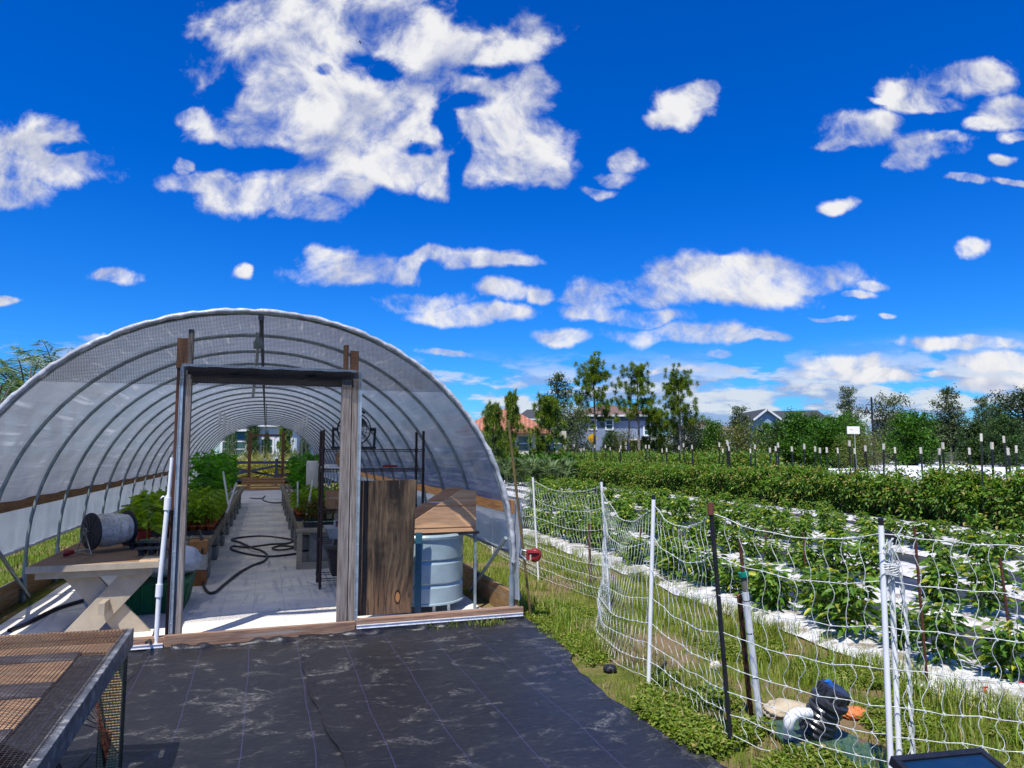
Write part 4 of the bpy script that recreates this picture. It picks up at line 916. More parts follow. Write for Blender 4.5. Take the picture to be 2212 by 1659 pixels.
# ================================================================ electric netting fence
FP = [(-1.5, 16.2, 1.27), (-.85, 13.9, 1.27), (-.31, 11.5, 1.28), (.33, 9.0, 1.30), (1.0, 7.45, 1.30), (.93, 5.02, 1.29), (1.19, 4.02, 1.31), (1.74, 3.42, 1.25), (2.9, 3.06, 1.24), (4.0, 3.0, 1.24)]
tops = {3: dp(1151, 1031, 9.0), 4: dp(1299, 1041, 7.45), 5: dp(1412, 1079, 5.0), 6: dp(1535, 1092, 4.0), 7: dp(1903, 1135, 3.45)}
nf = empty('net_fence', (0, 0, 0), 0, 'white electric netting fence sagging between thin posts along the vegetable beds', 'fence')
LV = [1.22, 1.0, .79, .60, .43, .30, .18, .07]
m_string = M('white_polywire', (.72, .73, .70), .7, (.42, .45, .41), 45)
net = MB(); clip = MB()
for i in range(len(FP) - 1):
    a, b = FP[i], FP[i + 1]; A, B = Vector((a[0], a[1], 0)), Vector((b[0], b[1], 0)); L = (B - A).length
    nv = max(6, int(L / (.074 if a[1] < 10 else .088))); near = (a[1] + b[1]) / 2 < 10
    ta = tops.get(i, Vector((a[0], a[1], a[2]))); tb_ = tops.get(i + 1, Vector((b[0], b[1], b[2])))
    sag = {3: .10, 4: .22, 5: .11, 6: .07, 7: .03, 8: .02}.get(i, .09)
    bul = {4: .26, 5: .07, 3: .10}.get(i, .03)
    perp = Vector((-(B - A).y, (B - A).x, 0)).normalized()
    if i == 4: perp = Vector((-1, .2, 0)).normalized()
    def pt(s_, li):
        z0 = LV[li]; h = z0 / 1.22
        base = A.lerp(B, s_); topA = A.lerp(Vector((ta.x, ta.y, 0)), h); topB = B.lerp(Vector((tb_.x, tb_.y, 0)), h)
        p = topA.lerp(topB, s_); hh_ = ta.z * (1 - s_) + tb_.z * s_ - .04
        z = z0 / 1.22 * hh_ - 4 * s_ * (1 - s_) * sag * (.35 + .65 * h)
        k = 4 * s_ * (1 - s_)
        p = p + perp * bul * k * (1 - h) ** .8 + perp * .012 * math.sin(s_ * 17 + li * 2)
        return Vector((p.x, p.y, max(z, .025)))
    r1, r2 = (.0022, .0017) if near else (.003, .0026)
    for li in range(len(LV)):
        net.tube([pt(k / nv, li) + Vector((0, 0, .004 * math.sin(k * 2.1 + li))) for k in range(nv + 1)], r1 * (1.1 if li == 0 else .95), 4, False)
    for k in range(1, nv):
        s_ = k / nv
        for li in range(len(LV) - 1):
            p, q = pt(s_, li), pt(s_, li + 1); amp = random.uniform(.008, .022) * (1 if li % 2 else -1); tdir = (B - A).normalized()
            net.tube([p.lerp(q, w_ / 8) + tdir * amp * (math.sin(w_ * math.pi / 4) * .9 + .35 * math.sin(w_ * math.pi / 8)) for w_ in range(9)] if near else [p, p.lerp(q, .3) + tdir * amp, p.lerp(q, .7) - tdir * amp, q], r2, 4, False)
            if near: net.box(p, (.009, .009, .009))
net.build('netting', m_string, nf, fix=False)
m_cap = M('brown_cap', (.16, .055, .03), .5)
for i, (x, y, h) in enumerate(FP):
    A = Vector((x, y, 0)); T = tops.get(i, Vector((x, y, h)))
    if i == 6:
        MB().tube([A - Vector((0, 0, .02)), T], .0125, 10).build('fence_post', m_black, nf); MB().tube([T - Vector((0, 0, .05)), T + Vector((0, 0, .015))], .018, 12).build('post_cap', m_cap, nf)
        MB().box(A + Vector((-.0, 0, .02)), (.09, .012, .03)).build('step_spur', m_pvc, nf)
    elif i == 7:
        T2 = T + Vector((.05, .02, -.05)); A2 = A + Vector((.055, .03, 0))
        MB().tube([A, T], .0135, 10).build('fence_post', m_pvc, nf); MB().tube([A2 - Vector((0, 0, .02)), T2], .013, 10).build('fence_post', m_pvc, nf)
        MB().box(T + Vector((0, 0, .01)), (.018, .02, .05)).box(T2 + Vector((.0, -.005, .0)), (.06, .02, .035), M=Matrix.Rotation(.6, 3, 'Y')).build('post_clip', m_black, nf)
        mb = MB(); c = T + Vector((.03, .0, -.20))
        for k in range(7): mb.tube([c + Vector((.042 * math.cos(q), .03 * math.sin(q), .008 * k - .03 + .006 * math.sin(q * 2 + k))) for q in np.linspace(0, 6.4, 17)], .0032, 5, False)
        for k in range(26):
            q0 = c + Vector((random.uniform(-.035, .05), random.uniform(-.03, .02), random.uniform(-.02, .17))); mb.tube([q0, q0 + Vector((random.uniform(-.03, .03), -.01, random.uniform(-.08, .05))), q0 + Vector((random.uniform(-.04, .04), 0, random.uniform(-.10, .03)))], .0026, 4, False)
        for sgn, o0 in ((1, .085), (1, .075), (-1, -.02)):
            for ph in (0, 3.14):
                mb.tube([c + Vector((o0 * .6 + .02 * min(k / 8, 1) + .007 * math.cos(k * .9 + ph), .007 * math.sin(k * .9 + ph), -.02 - k * .026)) for k in range(40)], .0034, 4, False)
        mb.build('rope_wrap', m_string, nf, fix=False)
    else:
        MB().tube([A, T], .013 if i != 5 else .0145, 10).build('fence_post', m_pvc, nf); MB().tube([T, T + Vector((0, 0, .03))], .013, 8).build('post_cap', m_black, nf)

# ================================================================ near ground things
rs = empty('riser_pipe', (0, 0, 0), 0, 'white irrigation riser with green-ringed valve and rusty pipe on top, tied to a charred stake', 'water pipe')
a, b = gp(1643, 1572), dp(1610, 1277, 4.2)
MB().tube([a, b], .0195, 12).build('riser', m_pvc, rs)
c, d = dp(1607, 1245, 4.2), dp(1605, 1236, 4.2)
MB().tube([b, c], .019, 12).build('valve', M('olive_brass', (.16, .15, .10), .5, (.08, .08, .06), 20), rs)
MB().tube([c, d], .03, 14).build('green_ring', M('green_ring', (.0, .22, .14), .4), rs)
MB().tube([d, dp(1598, 1165, 4.2)], .010, 8).build('iron_pipe', m_rust, rs)
st_ = wood('charred_stake', (.34, .13, .05), (.03, .018, .014), 'z', c3=(.02, .014, .012))
MB().beam(gp(1622, 1545), dp(1597, 1285, 4.3), .028, .02).build('stake', st_, rs, .003)
for z in (.30, .56, .75): p = a.lerp(b, z / b.z); MB().tube([p - Vector((0, 0, .004)), p + Vector((0, 0, .004))], .020, 12).build('zip_tie', m_black, rs)
ff = empty('pipe_filter', (0, 0, 0), 0, 'black ribbed irrigation filter leaning over a white elbow pipe on a green board', 'filter')
a, b = gp(1758, 1583, .05), dp(1806, 1484, 4.06); axd = (b - a); Lf = axd.length
pf = [(0, 0), (.085, 0)] + [(.085 + (.007 if k % 4 < 2 else 0), Lf * (.03 + .6 * k / 20)) for k in range(21)] + [(.10, Lf * .66), (.10, Lf * .74), (.082, Lf * .78), (.078, Lf * .98), (.06, Lf), (0, Lf)]
mb = MB().lathe(pf, a, axd, 40); mb.sm = [False] * len(mb.sm)
x_, y_, d_ = basis(axd)
for k in range(12): q = k * math.pi / 6; r_ = x_ * math.cos(q) + y_ * math.sin(q); mb.beam(a + d_ * Lf * .80 + r_ * .083, a + d_ * Lf * .95 + r_ * .083, .008, .012)
mb.build('filter_body', M('filter_black', (.02, .02, .023), .3, (.035, .035, .04), 8, spec=.6), ff)
MB().tube([a + Vector((.02, 0, .02)), a + Vector((-.03, -.02, .10)), a + Vector((-.1, -.02, .11))], .03, 12).build('inlet', m_black, ff)
MB().tube([gp(1703, 1602), dp(1703, 1572, 3.95), dp(1705, 1557, 3.95), dp(1711, 1547, 3.95), dp(1722, 1541, 3.96), dp(1748, 1541, 4.0)], [.026, .026, .030, .030, .030, .028], 16).build('elbow', m_pvc, ff)
MB().tube([b + Vector((-.03, 0, .0)), b + Vector((-.045, .0, .035))], .018, 8).build('blue_tag', M('blue_plastic', (.02, .15, .55), .4), ff)
gb = MB(); pts = [gp(1644, 1574), gp(1718, 1566), gp(1800, 1582), gp(1912, 1636), gp(1930, 1720), gp(1760, 1672)]
gb.prism([p + Vector((0, 0, .02)) for p in pts], (0, 0, .018)); tag(gb.build('green_board', M('green_painted_board', (.035, .085, .05), .5, (.06, .12, .075), 4, c3=(.16, .09, .05), s3=6), None, .003), 'dark green board lying on the grass under the black filter', 'board')
def rock(name, p, s_, label, mat, seed):
    o = bag_mesh(name, mat, s_[0], s_[1], s_[2], seed); o.location = p; tag(o, label, 'rock', None)
m_rock = M('limestone', (.50, .42, .29), .9, (.36, .29, .19), 7, bump=.02, bscale=16)
rock('rock', gp(1545, 1447), (.04, .035, .035), 'small cream coloured round stone in the grass left of the black fence post', M('cream_stone', (.66, .60, .45), .8, (.5, .44, .3), 9), 2.1)
rock('rock', gp(1700, 1553), (.145, .10, .06), 'pale rough limestone rock behind the white elbow pipe', m_rock, 5.2)
rock('rock', gp(1318, 1452), (.05, .05, .03), 'small dark lump at the edge of the black fabric', m_black, 1.1)
o = bag_mesh('orange_rag', M('orange_cloth', (.62, .20, .06), .8, (.5, .14, .04), 12, bump=.01), .085, .06, .035, 6.6); o.location = gp(1845, 1551); tag(o, 'orange crumpled rag in the grass right of the black filter', 'rag')
hh2 = empty('drip_header', (0, 0, 0), 0, 'black drip irrigation pipe with red valves lying at the corner of the first bed', 'pipe')
MB().tube([gp(2105, 1516, .03), gp(2160, 1500, .04), gp(2260, 1478, .04)], .018, 10).build('pipe', m_black, hh2)
for x, y in ((2128, 1490), (2206, 1478)): p = gp(x, y + 8, .06); MB().lathe([(0, 0), (.015, 0), (.015, .02), (.008, .025), (.008, .035), (0, .035)], p, n=12).box(p + Vector((0, 0, .038)), (.04, .012, .008)).build('valve', M('bright_red', (.60, .015, .02), .4), hh2)
for k, (xa, ya, da, xb, yb, lb) in enumerate([(1975, 1139, 0, 2004, 1488, 'tall ribbed rusty rebar stake standing right of the doubled white posts'), (2160, 1204, 0, 2192, 1456, 'ribbed rusty rebar stake nearest the right edge of the photo'), (1735, 1152, 0, 1742, 1262, 'short rusty stake among the pepper plants between the riser and the doubled posts')]):
    a = gp(xb, yb); b = dp(xa, ya, a.y + .03); n = int((b - a).length / .012)
    mb = MB(); pts = [a.lerp(b, q / n) for q in range(n + 1)]; mb.tube(pts, [.0085 if q % 2 else .0105 for q in range(n + 1)], 8); tag(mb.build('rebar_stake', m_rust), lb, 'stake', 'rusty rebar stakes')
for (xa, ya, xb, yb, lb) in ((1272, 1130, 1276, 1262, 'thin dark wooden stake in the beds, left of the second white post'), (1384, 1142, 1378, 1216, 'thin dark wooden stake in the beds just left of the third white post'), (1654, 1140, 1655, 1210, 'thin dark stake among the peppers beyond the irrigation riser')):
    a = gp(xb, yb); b = dp(xa, ya, a.y); tag(MB().beam(a, b, .03, .02).build('garden_stake', wood('old_stake', (.14, .07, .04), (.06, .03, .02), 'z'), None, .002), lb, 'stake', 'dark stakes in the beds')
# solar panel, bottom right corner
so = empty('solar_panel', (0, 0, 0), 0, 'black framed blue solar panel tilted in the bottom right corner', 'solar panel')
p0, p1 = dp(1934, 1640, 2.55), dp(2119, 1622, 2.68); ex = (p1 - p0).normalized(); ey = Vector((.42, -.80, -.30)); ey = (ey - ex * ey.dot(ex)).normalized(); en = ex.cross(ey).normalized(); en = en if en.z > 0 else -en
Wd_, Lg = (p1 - p0).length, .62
MP = Matrix((ex, ey, en)).transposed()
def SPn(a_, b_, c_): return p0 + ex * a_ + ey * b_ + en * c_
MB().box(SPn(Wd_ / 2, Lg / 2, -.012), (Wd_ - .02, Lg - .02, .016), M=MP).build('cell_sheet', M('solar_blue', (.006, .022, .055), .12, (.008, .03, .07), 3, spec=.6), so)
mb = MB(); mb.box(SPn(Wd_ / 2, .0, -.012), (Wd_ + .02, .024, .034), M=MP).box(SPn(Wd_ / 2, Lg, -.012), (Wd_ + .02, .024, .034), M=MP).box(SPn(0, Lg / 2, -.012), (.024, Lg - .024, .0335), M=MP).box(SPn(Wd_, Lg / 2, -.012), (.024, Lg - .024, .0335), M=MP); mb.build('frame', m_black, so, .002)
q = SPn(Wd_ / 2, Lg * .6, -.04); MB().beam((q.x, q.y, 0), (q.x, q.y, q.z), .03, .03).build('post', m_galv, so)

# ================================================================ beds and crops
RD = Vector((-.29, .957, 0)); RPn = Vector((.957, .29, 0))
def RW(p, s_, z=0.): return RPn * p + RD * s_ + Vector((0, 0, z))
def bed(p, w, s0, s1, mat, h, name, seed):
    def f(a_, t_):
        s_ = s0 + (s1 - s0) * t_; e = abs(a_ - .5) * 2
        wob = .045 * math.sin(s_ * 2.1 + seed + (3 if a_ > .5 else 0)) + .03 * math.sin(s_ * 5.3 + seed * 2) + .02 * math.sin(s_ * 13 + a_ * 9)
        q = p + (a_ - .5) * (w + 2 * wob)
        z = .012 + h * (1 - e ** 4) + .012 * math.sin(s_ * 6 + a_ * 7 + seed) * (1 - e) + .008 * math.sin(s_ * 17 + a_ * 3)
        return tuple(RW(q, s_, max(z, .012)))
    tag(grid(name, mat, f, 12, int((s1 - s0) * 5), None), kind='structure')
BEDS = [4.62, 6.35, 8.0, 9.65, 11.3, 12.95]
g = MB(); g.add([RW(5.1, 0.8, .006), RW(15.2, 0.8, .006), RW(15.2, 62, .006), RW(5.1, 62, .006)], [(0, 1, 2, 3)]); tag(g.build('aisle_cloth', m_mulchb), kind='structure')
for k, p in enumerate(BEDS): bed(p, .90 if k == 0 else .80, 2.9 if k == 0 else 1.5, 55, m_mulchw, .07, 'mulch_bed', k * 1.7)
# pepper plants: four shapes, copied along the rows
def pepper(seed, h):
    global rng; rng = np.random.default_rng(seed); random.seed(seed)
    F_ = FOL()
    for k in range(5):
        a_ = k * 1.257 + random.uniform(-.4, .4); r_ = random.uniform(.03, .11)
        plant(F_, (.8 * r_ * math.cos(a_), .8 * r_ * math.sin(a_), 0), h * random.uniform(.7, 1.05), 50, .20, .092, .050, 1, .15, .5)
    return F_
shapes = [pepper(s_, h_).mesh('pepper_plant', m_leaf_p) for s_, h_ in ((11, .50), (12, .58), (13, .44), (14, .62), (15, .5))]
rown = ['first', 'second', 'third', 'fourth', 'fifth', 'sixth']
random.seed(5); cnt = 0
for r_i, p in enumerate(BEDS[:5]):
    s_ = 3.3 if r_i == 0 else 2.0; step = .40 if r_i == 0 else .46 if r_i < 2 else (.56 if r_i < 4 else .62)
    while s_ < (30 if r_i < 3 else 36):
        w = RW(p + random.uniform(-.13, .13), s_)
        if w.y > 0 and abs(w.x / w.y) < .80 and not (w.x / w.y < .02) and cnt < 296 and random.random() > (.02 if r_i == 0 else .06):
            o = bpy.data.objects.new('pepper_plant', shapes[random.randrange(5)]); COL.objects.link(o); cnt += 1
            k_ = random.uniform(.75, 1.18) * (1.0 if r_i < 4 else .9); o.location = (w.x, w.y, .05); o.scale = (k_ * 1.05, k_ * 1.05, k_); o.rotation_euler = (0, 0, random.uniform(0, 6.28))
            tag(o, 'leafy green pepper plant in the %s white mulched row counting from the netting fence' % rown[r_i], 'pepper plant', 'pepper plants in the %s row' % rown[r_i])
        s_ += step * random.uniform(.85, 1.2)
print('peppers', cnt)
# tomato rows
def tomato(seed, h):
    global rng; rng = np.random.default_rng(seed); random.seed(seed); F_ = FOL()
    cl = [(random.uniform(-.42, .42), random.uniform(-.30, .30), random.uniform(.12, .93) * h, random.uniform(.13, .24)) for _ in range(20)]
    for (x, y, z, r_) in cl:
        n = int(1500 * r_ ** 1.2); c = rng.normal(0, r_ * .55, (n, 3)) + [x, y, z]; c[:, 2] = np.clip(c[:, 2], .04, None)
        F_.leaves(c, (c - [x, y, z]) / r_ + rng.normal(0, .6, (n, 3)) + [0, 0, -.1], .095 * rng.uniform(.55, 1.3, n), .056 * rng.uniform(.7, 1.2, n), droop=.5)
        F_.tube([(0, 0, 0), (x * .6, y * .6, z * .5), (x, y, z)], .006)
    return F_
tshapes = [tomato(s_, 1.04).mesh('tomato_plant', m_leaf_t) for s_ in (21, 22, 23, 24, 25)]
random.seed(9); cnt = 0
for r_i, p in enumerate((14.5, 16.6, 18.8, 21.0)):
    s_ = .5 * p; s_ = 6
    while s_ < 62:
        w = RW(p + random.uniform(-.08, .08), s_)
        if w.y > 0 and w.x / w.y < .80 and w.x / w.y > -.08 and cnt < 290 and (r_i < 1 or w.x / w.y < .37):
            o = bpy.data.objects.new('tomato_plant', tshapes[random.randrange(5)]); COL.objects.link(o); cnt += 1
            o.location = (w.x, w.y, 0); k_ = random.uniform(.90, 1.08) * (1.32 if r_i else 1.0); o.scale = (1.05, 1.05, k_); o.rotation_euler = (0, 0, math.atan2(RD.y, RD.x) + random.choice((0, math.pi)) + random.uniform(-.2, .2))
            tag(o, 'bushy tomato plant in the %s tall trellised row behind the peppers' % rown[r_i], 'tomato plant', 'tomato plants in the %s tall row' % rown[r_i])
        s_ += .74
print('tomatoes', cnt)
# metal stakes with white tips
m_tip = M('stake_tip', (.80, .76, .66), .5, (.62, .50, .34), 30); m_stk = M('stake_dark', (.012, .022, .02), .5, (.03, .025, .02), 20)
tips = [(2112,936.5),(2138,955),(2171,941.5),(2028,968),(1902.5,958),(2182.5,967),(2188,962),(2094,967),(1991,966),(1934,965.6),(1875,962),(1848,968),(2036.6,955.6),(1467,963),(1393,961),(1579,964),(1568,950),(1552.5,956),(1573.6,954),(1631,960),(1621,969),(1479,957),(1497,961),(1559.6,969),(1320,965.7),(1341,961.8),(1338,969),(1310,961),(1431,969),(1435.4,968),(1440.8,967.5),(1401.8,961),(1095,969),(1098,967),(1124,969),(1136,968),(1141,965.6),(1154.4,965),(1158,962.6),(1170,968),(1197,960.8),(1214,969),(1240,959),(1253,969),(1264,966.8),(1285.4,960.8),(1733,959),(1771,967),(1786,966),(1814,967),(1834,951.5),(1677,963.6),(1681,956),(1662,967),(1712,964),(1758,964)]
words = 'tree house lamp'.split(); first = None
def near_what(x):
    return ('at the left end by the brass pole' if x < 1180 else 'in front of the terracotta roofed house' if x < 1232 else 'below the tallest pine' if x < 1330 else 'in front of the blue two storey house' if x < 1425 else 'near the third pine' if x < 1520 else 'near the olive bush' if x < 1640 else 'in front of the blue gable house' if x < 1800 else 'around the white sign' if x < 1900 else 'right of the street lamp' if x < 2060 else 'near the right edge of the photo')
grp = {}
for x, y in tips: grp.setdefault(near_what(x), []).append((x, y))
for k_, lst in grp.items():
    for j, (x, y) in enumerate(sorted(lst)):
        a_ = (x - 1106) / FPX; d = .42 * FPX / (978 - y) if 978 - y > 30 else min(15.8 / (.957 * a_ + .29), 50)
        if first is None:
            first = t = empty('row_stake', (0, 0, 0)); MB().beam((0, 0, 0), (0, 0, 1.86), .036, .034).build('stake', m_stk, t); MB().beam((0, 0, 1.85), (0, 0, 2.02), .05, .046).build('painted_tip', m_tip, t)
        else: t = copy_tree(first)
        p = dp(x, y, d); t.location = (p.x, p.y, p.z - 2.02); t.rotation_euler = (random.uniform(-.045, .045), random.uniform(-.045, .045), random.uniform(0, 1)); 
        tag(t, '%s white tipped dark stake from the left %s' % (['first', 'second', 'third', 'fourth', 'fifth', 'sixth', 'seventh', 'eighth', 'ninth', 'tenth', 'eleventh', 'twelfth'][j], k_), 'stake', 'white tipped stakes in the crop rows')
# far netting, white ground cover
g = MB(); pts = [gp(1762, 1032, .55), gp(2330, 1034, .55), gp(2330, 1004.5, .55), gp(1790, 1003, .55)]
g.prism([Vector((p.x, p.y, 0)) for p in pts], (0, 0, .55)); tag(g.build('row_cover', M('white_cover', (.78, .78, .80), .6, (.68, .68, .71), .5, bump=.02)), 'wide white fabric cover stretched over a crop beyond the tomatoes', 'row cover')
for x, y, s_ in ((1905, 1001.5, .22), (1928, 1000.5, .28), (2026, 1002, .3), (2080, 1001.5, .34), (1990, 1006, .22)):
    p = gp(x, y + 2.5, .55); o = bag_mesh('sandbag', m_bag, s_, s_ * .7, s_ * .5, x); o.location = p; tag(o, 'white sandbag on the far edge of the white cover, %s from the left' % {1905: 'first', 1928: 'second', 1990: 'third', 2026: 'fourth', 2080: 'fifth'}[x], 'bag', 'white bags weighting the cover')
fn2 = empty('far_net_fence', (0, 0, 0), 0, 'long faint grey netting fence beyond the tomatoes, in front of the hedges', 'fence')
mb = MB(); cur = [(1520, 62), (1640, 60), (1760, 61), (1900, 62), (2010, 64), (2120, 62), (2260, 60)]
PTS = []
for i in range(len(cur) - 1):
    for k in range(16):
        t_ = k / 16; x = cur[i][0] * (1 - t_) + cur[i + 1][0] * t_; d = cur[i][1] * (1 - t_) + cur[i + 1][1] * t_; PTS.append((dp(x, 978, d), .05 * 4 * t_ * (1 - t_)))
for z in (1.5, 1.2, .95, .7, .5, .3): mb.tube([Vector((p.x, p.y, z + .25 - s_ * 3)) for p, s_ in PTS], .012, 3, False)
for i in range(len(PTS) - 1):
    for q in (0, .25, .5, .75): p = PTS[i][0].lerp(PTS[i + 1][0], q); s_ = PTS[i][1]; mb.tube([Vector((p.x, p.y, .2)), Vector((p.x, p.y, 1.73 - s_ * 3))], .008, 3, False)
mb.build('netting', M('far_string', (.30, .34, .30), .8), fn2, fix=False)
for x in (1600, 1672, 1765, 1840, 1960, 2010, 2070, 2128, 2185): p = dp(x, 978, 61); MB().tube([(p.x + random.uniform(-.2, .2), p.y, .2), (p.x, p.y, 1.85)], .035, 6).build('fence_post', M('far_post', (.45, .50, .46), .6), fn2)

# ================================================================ houses
m_glass = M('window_glass', (.03, .10, .10), .1, (.02, .06, .07), 3, spec=.8)
m_trim = M('white_trim', (.75, .76, .76), .6)
def roofm(name, c, c2, s_, st=(1, 1, 1)): return M(name, c, .85, c2, s_, st, bump=.03)
def hip(mb, x0, x1, y0, y1, ze, zr, over=.5, inset=None):
    x0 -= over; x1 += over; y0 -= over; y1 += over; r = inset if inset is not None else (y1 - y0) / 2; ym = (y0 + y1) / 2
    mb.add([(x0, y0, ze), (x1, y0, ze), (x1, y1, ze), (x0, y1, ze), (x0 + r, ym, zr), (x1 - r, ym, zr)], [(0, 1, 5, 4), (1, 2, 5), (2, 3, 4, 5), (3, 0, 4), (3, 2, 1, 0)])
def window(h_, x, y, z, w, hgt, trim=True):
    t = MB()
    if trim:
        for s_ in (-1, 1): t.box((x + s_ * (w / 2 + .08), y - .04, z), (.16, .08, hgt + .32)); t.box((x, y - .041, z + s_ * (hgt / 2 + .08)), (w, .08, .16))
    t.box((x, y - .03, z), (w, .04, .06)); wn_ = t.build('window', m_trim, h_)
    MB().box((x, y - .01, z), (w, .05, hgt)).build('pane', m_glass, wn_)
# tan house
D = 46; th = empty('tan_house', dp(1100, 978, D), 0, 'low cream house with a terracotta tiled roof left of the pines', 'house'); th.location.z = 0
X = lambda x, d=D: (x - 1100) / FPX * d
MB().box((( X(1000) + X(1223)) / 2, 4.5, 1.5), (X(1223) - X(1000), 9, 3.0)).build('wall', M('cream_stucco', (.60, .56, .42), .9, (.52, .48, .36), 2), th)
mb = MB(); hip(mb, X(1000), X(1176), 0, 9, 2.95, 4.7, .5, 2.6); mb.box(((X(1000) + X(1176)) / 2, -.52, 2.92), (X(1176) - X(1000) + 1.1, .1, .16))
def tile_mat():
    m = bpy.data.materials.new('terracotta_tiles'); m.use_nodes = True; t = NT(m.node_tree); tcn = t.n('ShaderNodeTexCoord'); co = tcn.outputs['Object']
    w = t.n('ShaderNodeTexWave', bands_direction='X'); w.inputs['Scale'].default_value = 1.15; t.l(co, w.inputs[0]); w2 = t.n('ShaderNodeTexWave', bands_direction='Y', wave_profile='SAW'); w2.inputs['Scale'].default_value = .9; t.l(co, w2.inputs[0])
    col = t.mix(t.ramp(t.noise(co, 3, 4), .35, .65), (.56, .24, .14), (.40, .14, .08)); col = t.mix(t.ramp(w.outputs['Fac'], .45, .1, 0, .45), col, (.20, .07, .04)); col = t.mix(t.ramp(w2.outputs['Fac'], .2, .0, 0, .5), col, (.2, .07, .04))
    b = t.n('ShaderNodeBsdfPrincipled'); t.l(col, b.inputs['Base Color']); b.inputs['Roughness'].default_value = .8
    bn = t.n('ShaderNodeBump'); bn.inputs['Distance'].default_value = .08; t.l(t.m('ADD', w.outputs['Fac'], w2.outputs['Fac']), bn.inputs['Height']); t.l(bn.outputs[0], b.inputs['Normal'])
    o = t.n('ShaderNodeOutputMaterial'); t.l(b.outputs[0], o.inputs[0]); return m
mb.build('roof', tile_mat(), th)
window(th, X(1130), 0, 2.2, .62, .85, False); window(th, X(1205), 0, 2.2, .6, .8, False)
# dark gable behind it
# blue two storey house
D = 80; bh = empty('blue_house', dp(1312, 978, D), 0, 'two storey blue-grey house with a brown hipped roof behind the pines', 'house'); bh.location.z = 0
X = lambda x, d=D: (x - 1312) / FPX * d
m_blue = M('blue_grey_siding', (.19, .24, .33), .8, (.22, .27, .36), 1.5); m_dblue = M('dark_blue_band', (.04, .08, .16), .8)
MB().box(((X(1225) + X(1404)) / 2, 5, 2.85), (X(1404) - X(1225), 10, 5.7)).build('wall', m_blue, bh)
MB().box(((X(1225) + X(1404)) / 2, -.02, 5.42), (X(1404) - X(1225) + .1, .1, .5)).build('band', m_dblue, bh)
mb = MB(); hip(mb, X(1232), X(1415), 0, 10, 5.8, 7.35, .6, 4.6); mb.build('roof', roofm('brown_shingles', (.20, .13, .10), (.13, .085, .07), 6), bh)
MB().box(((X(1232) + X(1415)) / 2, -.62, 5.74), (X(1415) - X(1232) + 1.3, .08, .2)).build('fascia', m_trim, bh)
for x, z in ((1281, 4.75), (1317, 4.75), (1399, 4.1)): window(bh, X(x), 0, z, .65, .95)
window(bh, X(1244), 0, 1.1, 2.0, 1.6)
MB().box((X(1385), -1.5, 3.05), (4.4, 3.0, .18)).build('porch_roof', m_trim, bh)
for x in (1343, 1370, 1403): MB().box((X(x), -2.8, 1.5), (.22, .22, 3.0)).build('column', m_trim, bh)
MB().box((X(1375), -.06, 1.5), (3.2, .06, 2.5)).build('porch_door', m_glass, bh)
# iron fence in front of it
fe = empty('iron_fence', (0, 0, 0), 0, 'low black iron fence in front of the blue two storey house', 'fence'); mb = MB()
a, b = dp(1222, 978, 66), dp(1350, 978, 66)
mb.beam((a.x, 66, 1.2), (b.x, 66, 1.2), .05, .05); mb.beam((a.x, 66, .3), (b.x, 66, .3), .05, .05)
for k in range(44): x = a.x + (b.x - a.x) * k / 43; mb.beam((x, 66, 0), (x, 66, 1.35 if k % 8 else 1.6), .03 if k % 8 else .09, .03)
mb.build('railing', m_black, fe)
# blue gable house
D = 85; gh = empty('gable_house', dp(1658, 978, D), 0, 'blue gabled house with a long dark shingle roof behind the green trees', 'house'); gh.location.z = 0
X = lambda x, d=D: (x - 1658) / FPX * d
x0, x1, xr = X(1635), X(1682), X(1658); m_sky = M('light_blue_siding', (.22, .33, .45), .8, (.26, .38, .5), 1.5)
MB().prism([(x0, 0, 0), (x1, 0, 0), (x1, 0, 5.7), (xr, 0, 6.7), (x0, 0, 5.7)], (0, 9, 0)).box(((X(1682) + X(1808)) / 2, 6, 2.8), (X(1808) - X(1682), 6, 5.6)).build('wall', m_sky, gh)
mb = MB(); mb.prism([(x0 - .4, -.4, 5.55), (xr, -.4, 6.85), (xr, -.4, 6.70), (x0 - .4, -.4, 5.40)], (0, 10, 0)); mb.prism([(x1 + .4, -.4, 5.55), (xr, -.4, 6.85), (xr, -.4, 6.70), (x1 + .4, -.4, 5.40)], (0, 10, 0))
mb.add([(xr, 5.5, 6.83), (X(1812), 5.5, 7.0), (X(1818), 2.4, 5.6), (x1, 2.4, 5.6), (X(1818), 9.6, 5.6), (xr, 9.6, 5.6)], [(0, 3, 2, 1), (0, 1, 4, 5), (1, 2, 4)]); mb.build('roof', roofm('dark_shingles', (.06, .065, .075), (.035, .04, .045), 6), gh)
mb = MB(); mb.beam((x0 - .42, -.45, 5.47), (xr, -.45, 6.77), .08, .22); mb.beam((x1 + .42, -.45, 5.47), (xr, -.45, 6.77), .08, .22); mb.box(((x1 + X(1818)) / 2, 2.36, 5.52), (X(1818) - x1, .08, .2)); mb.build('fascia', m_trim, gh)
MB().box((X(1633), -1.2, 1.2), (1.6, 2.4, 2.6)).build('porch', m_trim, gh)
